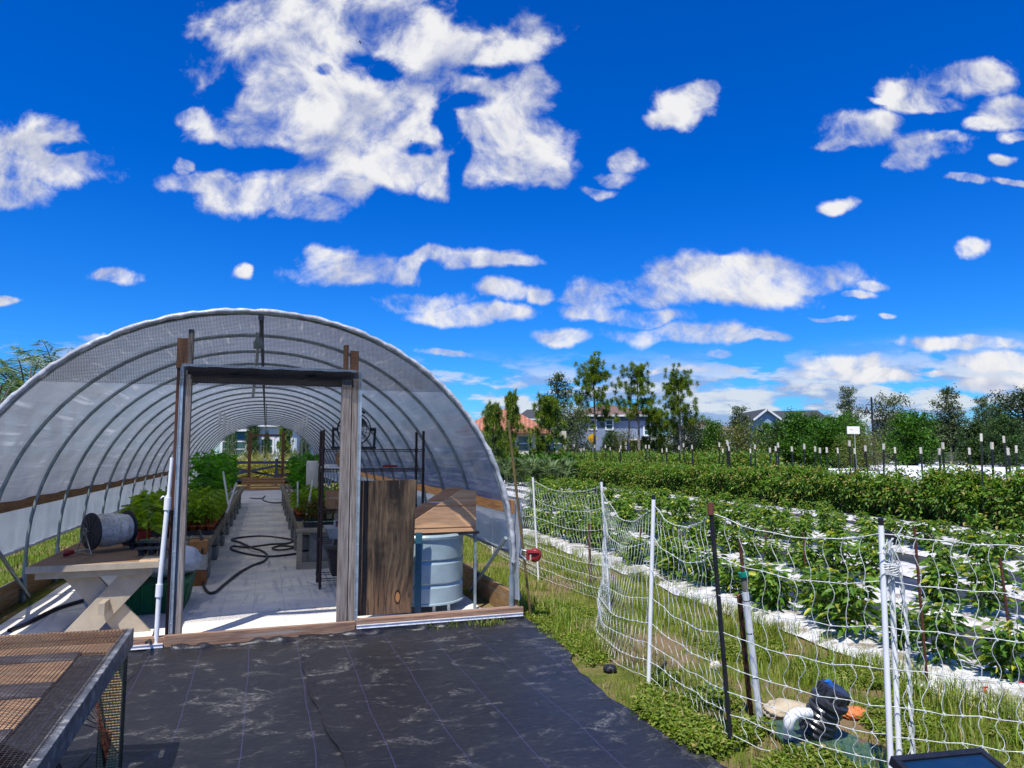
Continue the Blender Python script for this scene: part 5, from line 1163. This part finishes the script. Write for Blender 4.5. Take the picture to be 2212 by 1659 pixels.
def small_house(name, xa, xb, ytop, yeave, d, wallc, roofc, label, gable=False):
    t = empty(name, dp((xa + xb) / 2, 978, d), 0, label, 'house'); t.location.z = 0; w = (xb - xa) / FPX * d; ze = EYE + (978 - yeave) / FPX * d; zr = EYE + (978 - ytop) / FPX * d
    MB().box((0, 4, ze / 2), (w, 8, ze)).build('wall', M(name + '_wall', wallc, .9), t); mb = MB(); hip(mb, -w / 2, w / 2, 0, 8, ze, zr, .4, min(w / 2.2, 4)); mb.build('roof', roofm(name + '_roof', roofc, tuple(v * .7 for v in roofc), 6), t)
    MB().box((0, -.42, ze - .08), (w + .8, .06, .16)).build('fascia', m_trim, t)
    window(t, -w * .22, 0, ze * .55, .9, 1.1); window(t, w * .22, 0, ze * .55, .9, 1.1); return t
small_house('brown_roof_house', 1480, 1572, 906, 924, 110, (.55, .52, .45), (.22, .15, .11), 'far house with a brown roof, mostly hidden behind the grey bushes')
small_house('pale_far_house', 1838, 1872, 908, 918, 120, (.55, .50, .42), (.35, .30, .26), 'small pale far house between the tall thin tree and the street lamp')
small_house('grey_far_house', 1945, 1990, 897, 905, 105, (.35, .38, .42), (.14, .11, .10), 'grey far house with a flat brown roof right of the street lamp')
small_house('white_far_house', 1570, 1612, 920, 936, 90, (.7, .68, .64), (.25, .2, .17), 'white far house low behind the olive bush')
small_house('dark_roof_house', 1120, 1182, 880, 905, 75, (.4, .38, .35), (.06, .065, .07), 'far house with a dark roof rising behind the terracotta roof')
# houses seen through the tunnel
small_house('pale_blue_house', 552, 640, 886, 918, 58, (.62, .72, .78), (.14, .17, .19), 'pale blue house with a grey roof seen through the far end of the tunnel')
small_house('teal_house', 478, 532, 900, 928, 56, (.04, .14, .22), (.10, .10, .11), 'dark teal house seen through the far end of the tunnel')
# x-rail ranch fence
m_navy = M('navy_paint', (.012, .018, .04), .5)
rf = empty('ranch_fence', GL(0, 29.5, 0), GR, 'dark blue-black ranch fence with crossed rails beyond the far end of the tunnel', 'fence')
for x in np.arange(-7.5, 8, 2.45):
    x = x + .72; MB().box((x, 0, .62), (.14, .14, 1.3)).box((x, 0, 1.285), (.17, .17, .04)).build('post', m_navy, rf)
    MB().beam((x, .0, 1.14), (x + 2.45, .0, 1.14), .04, .13).beam((x, 0, .32), (x + 2.45, 0, .32), .04, .13).build('rail', m_navy, rf)
    MB().beam((x, .045, .98), (x + 2.45, .045, .48), .03, .11).beam((x, -.045, .48), (x + 2.45, -.045, .98), .03, .11).build('cross_rail', m_navy, rf)
# street lamp, signs
la = empty('street_lamp', dp(1888, 978, 60), 0, 'tall black street lamp with a hanging bell shade beside the grey tree', 'street lamp'); la.location.z = 0
MB().tube([(0, 0, 0), (0, 0, 1.0), (0, 0, 6.3)], [.16, .10, .07], 10).build('pole', m_black, la)
MB().tube([(0, 0, 5.65), (-.42, 0, 5.65)], .03, 6).tube([(0, 0, 6.1), (-.2, 0, 5.85), (-.36, 0, 5.68)], .02, 6).build('arm', m_black, la)
MB().lathe([(.03, .55), (.06, .50), (.09, .28), (.20, .12), (.30, 0), (.28, 0), (.0, .16)], (-.45, 0, 4.95), n=16).build('lamp_shade', m_black, la)
ws = empty('white_sign', dp(1848, 978, 38), 0, 'white rectangular board on a thin pole above the tomato rows', 'sign'); ws.location.z = 0
MB().tube([(0, 0, 0), (0, 0, 2.7)], .022, 8).build('pole', m_galvl, ws); MB().box((-.08, -.03, 2.80), (.66, .06, .40)).build('board', M('white_board', (.80, .78, .76), .5, (.7, .68, .66), 3), ws); MB().box((-.20, -.065, 2.83), (.16, .008, .04)).build('print', M('grey_print', (.45, .44, .43), .6), ws)
ys = empty('yellow_sign', dp(1279, 978, 67), 0, 'yellow diamond road sign half hidden by the trunk of the tallest pine', 'road sign'); ys.location.z = 0
MB().tube([(0, 0, 0), (0, 0, 3.0)], .04, 8).build('pole', m_galv, ys); MB().prism([(-.5, -.05, 2.95), (0, -.05, 2.45), (.5, -.05, 2.95), (0, -.05, 3.45)], (0, .03, 0)).build('plate', M('sign_yellow', (.75, .42, .01), .5), ys)
wv = empty('white_van', dp(2048, 978, 95), 0, 'white vehicle parked far off behind the hedge near the right edge', 'van'); wv.location.z = .0
MB().prism([(-2.4, 0, .5), (2.4, 0, .5), (2.4, 0, 2.3), (-1.2, 0, 2.3), (-1.8, 0, 1.6), (-2.4, 0, 1.4)], (0, 1.9, 0)).build('body', m_trim, wv, .08)
for x in (-1.6, 1.5): MB().lathe([(0, 0), (.38, 0), (.38, .2), (0, .2)], (x, -.05, .4), (0, 1, 0), 16).build('wheel', m_black, wv)
MB().box((-1.2, -.02, 1.85), (.7, .04, .5)).box((.4, -.02, 1.85), (1.4, .04, .5)).build('window', m_glass, wv)
# birds
for k, (x, y, s_) in enumerate(((778, 91, 1.), (888, 305, .45))):
    p = dp(x, y, 60); mb = MB()
    mb.add([p + Vector(q) * s_ for q in ((-.02, 0, .18), (.06, 0, .05), (.02, 0, -.20), (-.06, 0, -.02), (-.16, .05, .10), (.05, .03, -.14), (-.03, .04, .06))], [(0, 1, 2, 3), (0, 4, 3), (4, 6, 3), (1, 5, 2)])
    mb.lathe([(0, -.12), (.035, -.05), (.04, .03), (.02, .12), (0, .16)], p, (0, .2, 1), 8)
    tag(mb.build('bird', m_black), ['dark soaring bird against the largest cloud', 'tiny far bird below the middle of the large cloud'][k], 'bird')

# ================================================================ trees
def limbs(F_, h, r, n, spread, zlo=.35, lean=0.):
    ends = []
    pts = [Vector((lean * q * q, .1 * math.sin(q * 3), h * q)) for q in (0, .25, .5, .75, 1)]
    F_.tube(pts, [r, r * .8, r * .6, r * .4, r * .12], 7)
    for k in range(n):
        q = zlo + (1 - zlo) * (k + random.random()) / n * .96; p = Vector((lean * q * q, 0, h * q)); a_ = k * 2.4 + random.uniform(-.5, .5); L = spread(q) * random.uniform(.65, 1.0)
        e = p + Vector((math.cos(a_) * L, math.sin(a_) * L, L * random.uniform(.25, .7))); m_ = p.lerp(e, .5) + Vector((0, 0, -.06 * L)); F_.tube([p, m_, e], [r * .35 * (1.1 - q), r * .2 * (1.1 - q), .01], 5)
        ends += [(e, L), (m_, L * .7)]
    return ends
def broadtree(seed, h, spread, nl, leaf, n=16, zlo=.25, clump=.38, r=.12, up=0., gap=0.):
    global rng; rng = np.random.default_rng(seed); random.seed(seed); T = FOL(); Lf = FOL()
    ends = limbs(T, h, r, n, spread, zlo); tot = sum(e[1] for e in ends) + 1e-6; ends.append((Vector((0, 0, h)), .5 * spread(.9)))
    for e, L in ends:
        if random.random() < gap: continue
        k = max(6, int(nl * L / tot)); c = np.array(e) + rng.normal(0, 1, (k, 3)) * [clump * L ** .5, clump * L ** .5, clump * .8 * L ** .5]
        Lf.leaves(c, rng.normal(0, 1, (k, 3)) + [0, 0, up], leaf * rng.uniform(.6, 1.3, k), leaf * .6 * rng.uniform(.7, 1.2, k), simple=True, droop=.3)
    return Lf, T
def pinetree(seed, h, crown=.38, R0=1.9, n=26, r=.13, double=False, zlo=.40):
    global rng; rng = np.random.default_rng(seed); random.seed(seed); T = FOL(); Lf = FOL()
    ends = limbs(T, h, r, n, lambda q: R0 * (1.10 - q) ** .45 * (1 if q > zlo + .06 else .8), zlo, .1)
    if double: T.tube([(.9, 0, 0), (.75, 0, h * .5), (.5, 0, h * .85)], [r * .9, r * .6, .03], 6)
    cl = [e[0] for q_, e in enumerate(ends) if q_ % 2 == 0 or random.random() < .75] + [Vector((.1, 0, h * (.84 + .025 * k))) + Vector((random.uniform(-.3, .3), random.uniform(-.3, .3), 0)) for k in range(6)]
    for c in cl:
        for q in range(random.randint(3, 5)):
            cc_ = np.array(c) + rng.normal(0, .25, 3) * [1.1, 1.1, .8]; k = 95; d = unit(rng.normal(0, 1, (k, 3)) + [0, 0, .35])
            Lf.leaves(np.repeat(cc_[None], k, 0) , d, .34 * rng.uniform(.6, 1.2, k), np.full(k, .034), simple=True, droop=.2)
    return Lf, T
def place(name, proto, mats, x, ytop, d, label, cat='tree', group=None, h=None, wx=1.):
    """proto: (crown mesh, trunk mesh, native height)"""
    Hn = proto[2]; p = dp(x, ytop, d); s_ = p.z / Hn
    t = empty(name, (p.x, p.y, 0), random.uniform(0, 6.28), label, cat, group); 
    link('crown', proto[0], t); link('trunk', proto[1], t)
    t.scale = (s_ * wx, s_ * wx, s_); return t
def proto(fl_, mat, mt, H): return (fl_[0].mesh('crown', mat), fl_[1].mesh('trunk', mt), H)
P_pine = proto(pinetree(31, 8.6, R0=2.3), m_pine, m_barkg, 8.6); P_pine2 = proto(pinetree(33, 8.2, R0=2.6, double=True), m_pine, m_barkg, 8.2)
P_pine3 = proto(pinetree(37, 4.6, R0=1.5, n=22, zlo=.15, r=.08), m_pine, m_bark, 4.6); P_pine4 = proto(pinetree(39, 5.2, R0=.8, n=20, zlo=.2, r=.07), m_pine, m_bark, 5.2)
P_grey = proto(broadtree(41, 7.4, lambda q: 1.7 * (1.15 - q) ** .5, 4200, .21, 22, .3, .26, gap=.12), m_broad, m_barkg, 7.6)
P_grey2 = proto(broadtree(43, 6.0, lambda q: 2.1 * (1.1 - q) ** .4, 5000, .20, 24, .2, .30, gap=.1), m_broad, m_barkg, 6.2)
P_dark = proto(broadtree(45, 6.0, lambda q: 2.6 * (1.1 - q) ** .45, 8500, .21, 26, .10, .36), m_dark, m_bark, 6.3)
P_green = proto(broadtree(47, 4.6, lambda q: 1.9 * (1.12 - q) ** .5, 8000, .20, 22, .06, .30), m_bright, m_bark, 4.9)
P_olive = proto(broadtree(49, 3.4, lambda q: 1.7 * (1.1 - q) ** .35, 3800, .15, 24, .03, .40, up=.5), m_olive, m_bark, 3.7)
P_mid = proto(broadtree(53, 5.2, lambda q: 1.9 * (1.12 - q) ** .5, 8000, .20, 22, .08, .30), leafmat('leaf_mid', (.03, .075, .02), (.07, .125, .03), None, trans=.22), m_bark, 5.5)
TR = [('pine_tree', P_pine, 1281, 780, 62, 'tallest pine, dense crown on a bare pale trunk before the blue two storey house', 1.0),
('pine_tree', P_pine2, 1378, 797, 60, 'double trunked pine with a broad yellow-green crown right of the blue two storey house', 1.0),
('pine_tree', P_pine, 1466, 803, 58, 'third tall pine, ragged with grey foliage below, left of the open sky gap', .95),
('grey_leaf_tree', P_grey2, 1478, 880, 60, 'grey leafed bushy tree growing round the foot of the third tall pine', .8),
('grey_leaf_tree', P_grey, 1206, 806, 66, 'tall thin grey-green tree with open twiggy top left of the tallest pine', .95),
('grey_leaf_tree', P_grey2, 1243, 880, 60, 'dark grey-green tree filling the gap left of the tallest pine', .9),
('pine_tree', P_pine3, 1184, 862, 40, 'bushy young pine in front of the terracotta roofed house, right part', .8),
('pine_tree', P_pine4, 1103, 853, 38, 'narrow young pine in front of the terracotta roof with a small tuft on top', .6),
('pine_tree', P_pine3, 1064, 878, 36, 'small young pine just beside the hoop house film in front of the terracotta roof', .6),
('grey_leaf_tree', P_mid, 1075, 925, 40, 'dark bush under the young pines beside the hoop house', .8),
('pine_tree', P_pine3, 1418, 885, 62, 'short pine beside the double trunked pine', .8),
('young_tree', P_mid, 1318, 928, 68, 'small olive tree in front of the blue house wall, left of the porch', .8),
('young_tree', P_olive, 1346, 932, 66, 'low olive bush in front of the blue house porch', .9),
('grey_leaf_tree', P_grey2, 1510, 905, 70, 'low grey bush behind the third pine to its right', 1.2),
('grey_leaf_tree', P_grey2, 1440, 905, 75, 'low grey bush between the double trunked pine and the third pine', 1.0),
('green_tree', P_green, 1541, 908, 60, 'bright green small tree right of the third pine', .75),
('grey_leaf_tree', P_grey, 1597, 878, 74, 'grey twiggy tree rising behind the olive bush', 1.1),
('olive_bush', P_olive, 1594, 920, 46, 'round olive brown bush left of the blue gable house', 1.0),
('green_tree', P_green, 1657, 912, 62, 'green leafy tree in front of the blue gable', .9),
('green_tree', P_mid, 1692, 905, 58, 'dark green tree right of the blue gable', 1.05),
('green_tree', P_green, 1722, 888, 56, 'tall green tree with a pointed top in front of the dark roof', .9),
('green_tree', P_mid, 1758, 893, 60, 'dark green tree in front of the middle of the dark roof', 1.1),
('green_tree', P_green, 1792, 900, 50, 'leafy green tree with drooping leaves left of the white sign', 1.1),
('grey_leaf_tree', P_grey, 1832, 836, 62, 'tall narrow grey tree behind the white sign', .8),
('green_tree', P_green, 1818, 895, 52, 'dense green tree just behind the white sign', 1.0),
('mango_bush', P_olive, 1862, 942, 42, 'round yellow-green bush right of the white sign pole', 1.2),
('grey_leaf_tree', P_grey2, 1917, 858, 68, 'grey open crowned tree right of the street lamp', 1.05),
('grey_leaf_tree', P_grey2, 1945, 895, 74, 'grey brown bush behind the open crowned tree', 1.0),
('green_tree', P_green, 1972, 888, 60, 'bright green spreading tree in the right half, before the tall dark tree', 1.1),
('grey_leaf_tree', P_grey, 2045, 838, 64, 'tall dark tree with feathery top between two lower bushes', 1.0),
('dark_tree', P_dark, 2050, 900, 66, 'dense dark bush round the foot of the tall feathery tree', 1.2),
('dark_tree', P_mid, 2010, 905, 66, 'dark green bush left of the tall feathery tree', .9),
('grey_leaf_tree', P_grey, 2118, 858, 76, 'thin blue-grey tree standing left of the big dark tree', .8),
('grey_leaf_tree', P_grey2, 2148, 874, 78, 'pale blue-grey tree partly behind the big dark tree', .8),
('dark_tree', P_mid, 2110, 908, 60, 'dark green round bush below the thin blue-grey tree', 1.2),
('dark_tree', P_dark, 2205, 845, 58, 'big dark tree cut by the right edge of the photo', 1.15),
('dark_tree', P_mid, 2165, 895, 54, 'dark green tree left of the big dark tree at the right edge', 1.1),
('dark_tree', P_mid, 547, 893, 50, 'dark tree seen through the tunnel left of its far door', .38),
('young_tree', P_mid, 578, 930, 50, 'slim small tree in the middle of the far door of the tunnel', .3),
('pine_tree', P_pine3, 618, 896, 50, 'young pine seen through the tunnel at the right of its far door', .5),
('young_tree', P_green, 500, 925, 44, 'green bush seen through the tunnel at its far left', .35),
('young_tree', P_mid, 660, 920, 48, 'green tree seen through the tunnel at its far right', .35),
('dark_tree', P_dark, 380, 900, 60, 'dark tree beyond the left film of the hoop house', .9),
('dark_tree', P_dark, 760, 890, 70, 'dark tree beyond the right film of the hoop house', .9)]
for n_, pr_, x, yt, d, lb, wx in TR: place(n_, pr_, None, x, yt, d, lb, wx=wx)
# hedges and low bands
def hedge(name, xa, xb, d, h, mat, label, n, leaf=.16, deep=1.6, z0=.1):
    F_ = FOL(); a, b = dp(xa, 978, d), dp(xb, 978, d); k = rng.random(n); c = np.stack([a.x + (b.x - a.x) * k, d + rng.uniform(-deep / 2, deep / 2, n), z0 + (h - z0) * rng.uniform(0, 1, n) ** .6 * (1 + .12 * np.sin(k * 37) + .08 * np.sin(k * 91))], 1)
    F_.leaves(c, rng.normal(0, 1, (n, 3)) + [0, 0, .4], leaf * rng.uniform(.6, 1.3, n), leaf * .6, simple=True); o = F_.build(name, mat); tag(o, label, 'hedge'); return o
hedge('hedge', 1500, 2260, 78, 2.25, m_olive, 'long low olive hedge in front of the far trees', 11000, .24)
hedge('hedge', 1555, 2260, 70, 1.7, m_bright, 'bright green low hedge behind the far netting', 9000, .2)
hedge('hedge', 1225, 1440, 63, 1.9, m_olive, 'low reddish olive hedge in front of the blue two storey house', 3500, .2)
hedge('hedge', 1085, 1240, 38, 1.3, m_bright, 'grey-green hedge of spiky leaves in front of the terracotta roofed house', 4000, .3)
hedge('crop_row', 1560, 2260, 50, .9, m_bright, 'low bright green crop row behind the tomatoes before the white cover', 3000, .2) if False else None
# saw palmettos
def palmetto(seed):
    global rng; rng = np.random.default_rng(seed); F_ = FOL()
    for k in range(16):
        a_ = rng.uniform(0, 6.28); el = rng.uniform(.2, 1.3); c = np.array([math.cos(a_) * .55, math.sin(a_) * .55, .5 + .75 * math.sin(el)]); n = 22; fa = np.linspace(-1.7, 1.7, n)
        d0 = np.array([math.cos(a_) * math.cos(el), math.sin(a_) * math.cos(el), math.sin(el)]); s_ = np.array([-math.sin(a_), math.cos(a_), 0]); d = d0[None] * np.cos(fa)[:, None] + s_[None] * np.sin(fa)[:, None] * .9
        F_.leaves(np.repeat(c[None], n, 0), d, np.full(n, .62), np.full(n, .05), simple=True, droop=.25); F_.tube([(0, 0, 0), tuple(c)], .012)
    return F_.mesh('palmetto', leafmat('palmetto_leaf', (.09, .16, .05), (.20, .27, .11), None, trans=.2) if 'palmetto_leaf' not in bpy.data.materials else bpy.data.materials['palmetto_leaf'])
pm = [palmetto(61), palmetto(62)]
for k, (x, d) in enumerate(((1100, 33), (1118, 35), (1132, 33), (1150, 34), (1163, 36), (1180, 34), (1198, 36), (1213, 35))):
    o = bpy.data.objects.new('saw_palmetto', pm[k % 2]); COL.objects.link(o); p = dp(x, 978, d); o.location = (p.x, d, 0); o.scale = (.82,) * 3; o.rotation_euler = (0, 0, k * 1.3)
    tag(o, '%s grey-green fan palmetto from the left in the row before the terracotta roofed house' % ['first', 'second', 'third', 'fourth', 'fifth', 'sixth', 'seventh', 'eighth'][k], 'palmetto', 'palmettos before the tan house')
# fountain grass clumps beyond the tunnel
def fgrass(seed, n=420):
    global rng; rng = np.random.default_rng(seed); F_ = FOL(); a_ = rng.uniform(0, 6.28, n); el = rng.uniform(.5, 1.4, n); d = np.stack([np.cos(a_) * np.cos(el), np.sin(a_) * np.cos(el), np.sin(el)], 1)
    F_.leaves(rng.normal(0, .12, (n, 3)) * [1, 1, 0], d, rng.uniform(.9, 1.5, n), np.full(n, .03), simple=True, droop=.45); return F_.mesh('fountain_grass', m_tgrass)
fg = fgrass(71)
for k in range(18):
    o = bpy.data.objects.new('fountain_grass', fg); COL.objects.link(o); o.location = GL(-6.2 + k * .72, 32.5 + (k % 3) * 1.1, 0); o.rotation_euler = (0, 0, k); s_ = random.uniform(1.05, 1.45); o.scale = (s_, s_, s_)
    tag(o, 'arching yellow-green fountain grass clump behind the ranch fence', 'ornamental grass', 'fountain grass behind the ranch fence')
# palms behind the left film
def palm(seed, nf, Lfr, dp_=.9):
    global rng; rng = np.random.default_rng(seed); random.seed(seed); F_ = FOL(); T = FOL()
    for k in range(nf):
        a_ = k * 2.4 + random.uniform(-.3, .3); el = .25 + 1.15 * (k / nf); L = Lfr * random.uniform(.8, 1.1); P_ = []
        for q in range(15):
            t_ = q / 14; r_ = L * t_ * math.cos(el) * (1 - .12 * t_); z = L * t_ * math.sin(el) - dp_ * L * .42 * t_ ** 2.2; P_.append(Vector((math.cos(a_) * r_, math.sin(a_) * r_, z)))
        T.tube(P_, [.035 * (1 - .8 * q / 14) for q in range(15)], 4); sd = np.array([-math.sin(a_), math.cos(a_), 0])
        n = 34; tt = np.linspace(.12, .99, n)
        base = np.array([tuple(P_[min(int(t_ * 14), 13)].lerp(P_[min(int(t_ * 14), 13) + 1], t_ * 14 - int(t_ * 14))) for t_ in tt]); tan = np.array([tuple((P_[min(int(t_ * 14), 13) + 1] - P_[min(int(t_ * 14), 13)]).normalized()) for t_ in tt])
        for sg in (-1, 1):
            d = tan * .55 + sd[None] * sg + np.array([0, 0, -.12]) + rng.normal(0, .06, (n, 3)); ll = Lfr * .30 * np.sin(np.clip(tt * 1.05, 0, 1) * math.pi * .86 + .25)
            F_.leaves(base, d, ll, np.full(n, .036), simple=True, droop=.35)
    T.tube([(0, 0, -6), (0, 0, 0)], [.2, .16], 8); return F_, T
for k, (x, y, d, L, nf, lb) in enumerate(((56, 866, 20, 2.7, 15, 'coconut palm with long arching fronds at the left edge behind the film'), (128, 852, 26, 3.1, 13, 'upright palm with fanned fronds rising behind the hoop house film'), (-5, 892, 18, 1.9, 11, 'low palm cut by the left edge of the photo'), (163, 806, 48, 1.6, 16, 'small far palm peeping over the left shoulder of the hoop house'))):
    f_, t_ = palm(80 + k, nf, L); p = dp(x, y, d); r_ = empty('palm_tree', (p.x, p.y, p.z), .7 * k, lb, 'palm tree', None); 
    f_.build('crown', m_palm, r_); t_.build('trunk', m_barkg, r_)
hc = empty('hanging_cord', GL(.05, 11.5, 0), GR, 'black cord with a white weight hanging from the ridge pipe down the tunnel', 'cord')
MB().tube([(0, 0, 1.45), (.01, 0, 2.1), (0, 0, 2.77)], .007, 5).build('cord', m_black, hc)
MB().lathe([(0, 0), (.022, .01), (.026, .06), (.01, .09), (0, .09)], (0, 0, 1.38), n=10).build('weight', m_pvc, hc)
# ================================================================ grass and weeds
def inpoly(P_, poly):
    x, y = P_[:, 0], P_[:, 1]; r_ = np.zeros(len(P_), bool); n = len(poly)
    for i in range(n):
        x0, y0 = poly[i][:2]; x1, y1 = poly[(i + 1) % n][:2]
        c = ((y0 > y) != (y1 > y)) & (x < (x1 - x0) * (y - y0) / (y1 - y0 + 1e-12) + x0); r_ ^= c
    return r_
rng = np.random.default_rng(99)
def blades(P_, hgt, wid, name, mat, label, lean=.5):
    n = len(P_); a_ = rng.uniform(0, 6.283, n); ln = rng.uniform(.1, lean, n) * hgt; d = np.stack([np.cos(a_), np.sin(a_), np.zeros(n)], 1); s_ = np.stack([-np.sin(a_), np.cos(a_), np.zeros(n)], 1) * (wid / 2)[:, None]
    b = np.concatenate([P_, np.zeros((n, 1))], 1); up = np.array([0, 0, 1.])
    m_ = b + d * (ln * .35)[:, None] + up * (hgt * .6)[:, None]; t_ = b + d * ln[:, None] + up * (hgt * (1 - .25 * ln / np.maximum(hgt, 1e-6)))[:, None]
    V = np.stack([b - s_, b + s_, m_ + s_ * .8, t_ + s_ * .1, t_ - s_ * .1, m_ - s_ * .8], 1).reshape(-1, 3); k = np.arange(n)[:, None] * 6
    me = npmesh(name, V, np.concatenate([k + [0, 1, 2, 5], k + [5, 2, 3, 4]], 0), mat); o = link(name, me); return tag(o, label, 'grass', None, 'stuff')
hv = lambda u, v: GL(u, v)
def noise2(P_, s_, ph=0.): return (np.sin(P_[:, 0] * s_ + ph + 1.7 * np.sin(P_[:, 1] * s_ * .7)) + np.sin(P_[:, 1] * s_ * 1.3 + ph * 2 + 1.3 * np.sin(P_[:, 0] * s_ * .9))) * .5
# strip between hoop house / black fabric and the first bed
strip = [GL(2.47, 26), GL(2.47, .3), GL(2.5, -.1)] + [GL(redge(v) + .02, v) for v in np.arange(-.1, -5.6, -.15)] + [Vector((7, 1.2, 0)), RW(4.35, 1.2), RW(4.16, 3.2), RW(4.16, 28)]
strip = [(p.x, p.y) for p in strip]
def scatter(n, poly, dens=None, ymax=30, power=1.0):
    xs = [p[0] for p in poly]; ys_ = [p[1] for p in poly]
    P_ = np.stack([rng.uniform(min(xs), max(xs), n), rng.uniform(min(ys_), min(max(ys_), ymax), n)], 1); P_ = P_[inpoly(P_, poly)]
    return P_[rng.random(len(P_)) < np.clip(3.2 / np.maximum(P_[:, 1], .5), 0, 1) ** power]
P_ = scatter(1500000, strip, power=1.0)
nz = noise2(P_, 2.6); n2 = noise2(P_, 6.1, 2.); uvp = (P_ - [GX, GY]) @ np.array([[UX.x, AX.x], [UX.y, AX.y]])
bare = (nz + .35 * n2 > .42) & (P_[:, 1] < 7)
P_ = P_[~bare | (rng.random(len(P_)) < .18)]; nz = noise2(P_, 2.6); n2 = noise2(P_, 6.1, 2.)
keep = rng.random(len(P_)) < .62; P_ = P_[keep]; nz = nz[keep]; n2 = n2[keep]
h = (.03 + .035 * np.clip(-nz + .5, 0, 1.3) + .03 * np.clip(n2, 0, 1)) * rng.uniform(.5, 1.5, len(P_)); print('blades', len(P_))
blades(P_, h, .0028 + .0006 * P_[:, 1] * .6, 'grass', m_grass, 'mown patchy green and straw grass between the fabric and the beds')
# taller tufts
def tufts(cs, n, H, r, name, mat, label, w=.005):
    Q = []; 
    for c in cs: Q.append(np.array(c)[None, :2] + rng.normal(0, r, (n, 2)))
    Q = np.concatenate(Q); blades(Q, H * rng.uniform(.5, 1.25, len(Q)), np.full(len(Q), w), name, mat, label, .75)
cs = []
for k in range(150):
    s_ = 3.0 + 12 * rng.random() ** 1.4; q = RW(rng.uniform(3.3, 4.30) if k % 3 else rng.uniform(4.08, 4.3), s_); cs.append((q.x, q.y))
for k in range(26): p = GL(rng.uniform(2.5, 3.2), rng.uniform(-1.4, 1.5)); cs.append((p.x, p.y))
tufts(cs, 60, .15, .06, 'tall_grass', m_grass, 'taller grass tufts along the edge of the first white bed')
cs = [(gp(x, y).x, gp(x, y).y) for x, y in ((1375, 1430), (1350, 1410), (1400, 1440), (1330, 1400), (1290, 1370), (1365, 1395))]
tufts(cs, 130, .14, .09, 'straw_grass', leafmat('straw', (.34, .29, .12), (.42, .34, .18), None, trans=.25), 'dry straw coloured grass by the edge of the black fabric', .004)
# lawn left of the hoop house and beyond
left = [(p.x, p.y) for p in (GL(-2.47, -2.0), GL(-2.47, 26), GL(-9, 26), GL(-9, -2.0))]
P_ = scatter(900000, left, ymax=26, power=.8); P_ = P_[rng.random(len(P_)) < .55]
blades(P_, (.05 + .05 * np.clip(noise2(P_, 1.9), 0, 1)) * rng.uniform(.5, 1.4, len(P_)), .004 + .0005 * P_[:, 1], 'lawn_grass', leafmat('lawn_blade', (.12, .22, .015), (.20, .30, .03), (.07, .13, .01), trans=.3), 'bright green grass outside the left side of the hoop house')
# leafy weeds: small rosettes along the fabric edge
def weeds(P_, H, leaf, name, label, mat=m_weed):
    k = 7; n = len(P_); b = np.repeat(np.concatenate([P_, np.zeros((n, 1))], 1), k, 0) + rng.normal(0, .018, (n * k, 3)) * [1, 1, 0]; hz_ = np.repeat(H * rng.uniform(.3, 1.1, n), k) * rng.uniform(.35, 1, n * k); b[:, 2] = hz_
    F_ = FOL(); F_.leaves(b, rng.normal(0, 1, (n * k, 3)) * [1, 1, .35] + [0, 0, .25], leaf * rng.uniform(.6, 1.3, n * k), leaf * .62 * rng.uniform(.7, 1.1, n * k), droop=.3); o = F_.build(name, mat); return tag(o, label, 'weeds', None, 'stuff')
pw = [gp(1392, 1490), gp(1450, 1470), gp(1560, 1500), gp(1640, 1575), gp(1700, 1600), gp(1900, 1700), gp(1760, 1760), gp(1560, 1668), gp(1440, 1598), gp(1375, 1545)]
P_ = scatter(60000, [(p.x, p.y) for p in pw], ymax=9, power=.2); P_ = P_[(noise2(P_, 8, 1) > -.15)][:2900]
weeds(P_, .075, .030, 'leafy_weeds', 'dense bright green leafy weeds along the right edge of the black fabric')
pw = [gp(1480, 1380), gp(1560, 1345), gp(1800, 1440), gp(2060, 1520), gp(2330, 1600), gp(2330, 1700), gp(1960, 1640), gp(1760, 1480), gp(1560, 1430)]
P_ = scatter(50000, [(p.x, p.y) for p in pw], ymax=9, power=.3); P_ = P_[(noise2(P_, 5, 3) > .1)][:2600]
weeds(P_, .06, .026, 'low_weeds', 'low scattered weeds in the grass beside the first white bed')
pw = [gp(1130, 1330), gp(1180, 1300), gp(1320, 1330), gp(1360, 1400), gp(1290, 1450), gp(1225, 1410)]
P_ = scatter(40000, [(p.x, p.y) for p in pw], ymax=9, power=.3)[:1500]
weeds(P_, .05, .028, 'corner_weeds', 'short leafy weeds at the right corner of the hoop house')
cs = [GL(u, -.12 - .03 * rng.random()) for u in (1.55, 1.7, 1.78, 1.92, 2.0, 2.08, 2.16, 2.2)]
tufts([(c.x, c.y) for c in cs], 26, .07, .035, 'sill_grass', m_weed, 'small weeds growing out under the sill at the right of the door', .008)
# leaf litter inside: dark crumbs on the white floor
mb = MB()
random.seed(3)
for k in range(420):
    u, v = random.uniform(-2.1, 2.1), random.choice((random.uniform(.2, 6), random.uniform(4, 16))); s_ = random.uniform(.005, .018) * (1 + v * .06); a_ = random.uniform(0, 6.28); p = GL(u, v, .022)
    mb.add([p + Vector((math.cos(a_ + q * 2.1) * s_ * random.uniform(.6, 1.3), math.sin(a_ + q * 2.1) * s_, random.uniform(0, .006))) for q in range(3)], [(0, 1, 2)])
tag(mb.build('leaf_litter', M('litter', (.06, .05, .035), .9)), 'small dark crumbs and leaf litter scattered on the white floor', 'litter', None, 'stuff')
print('objects', len(bpy.data.objects))
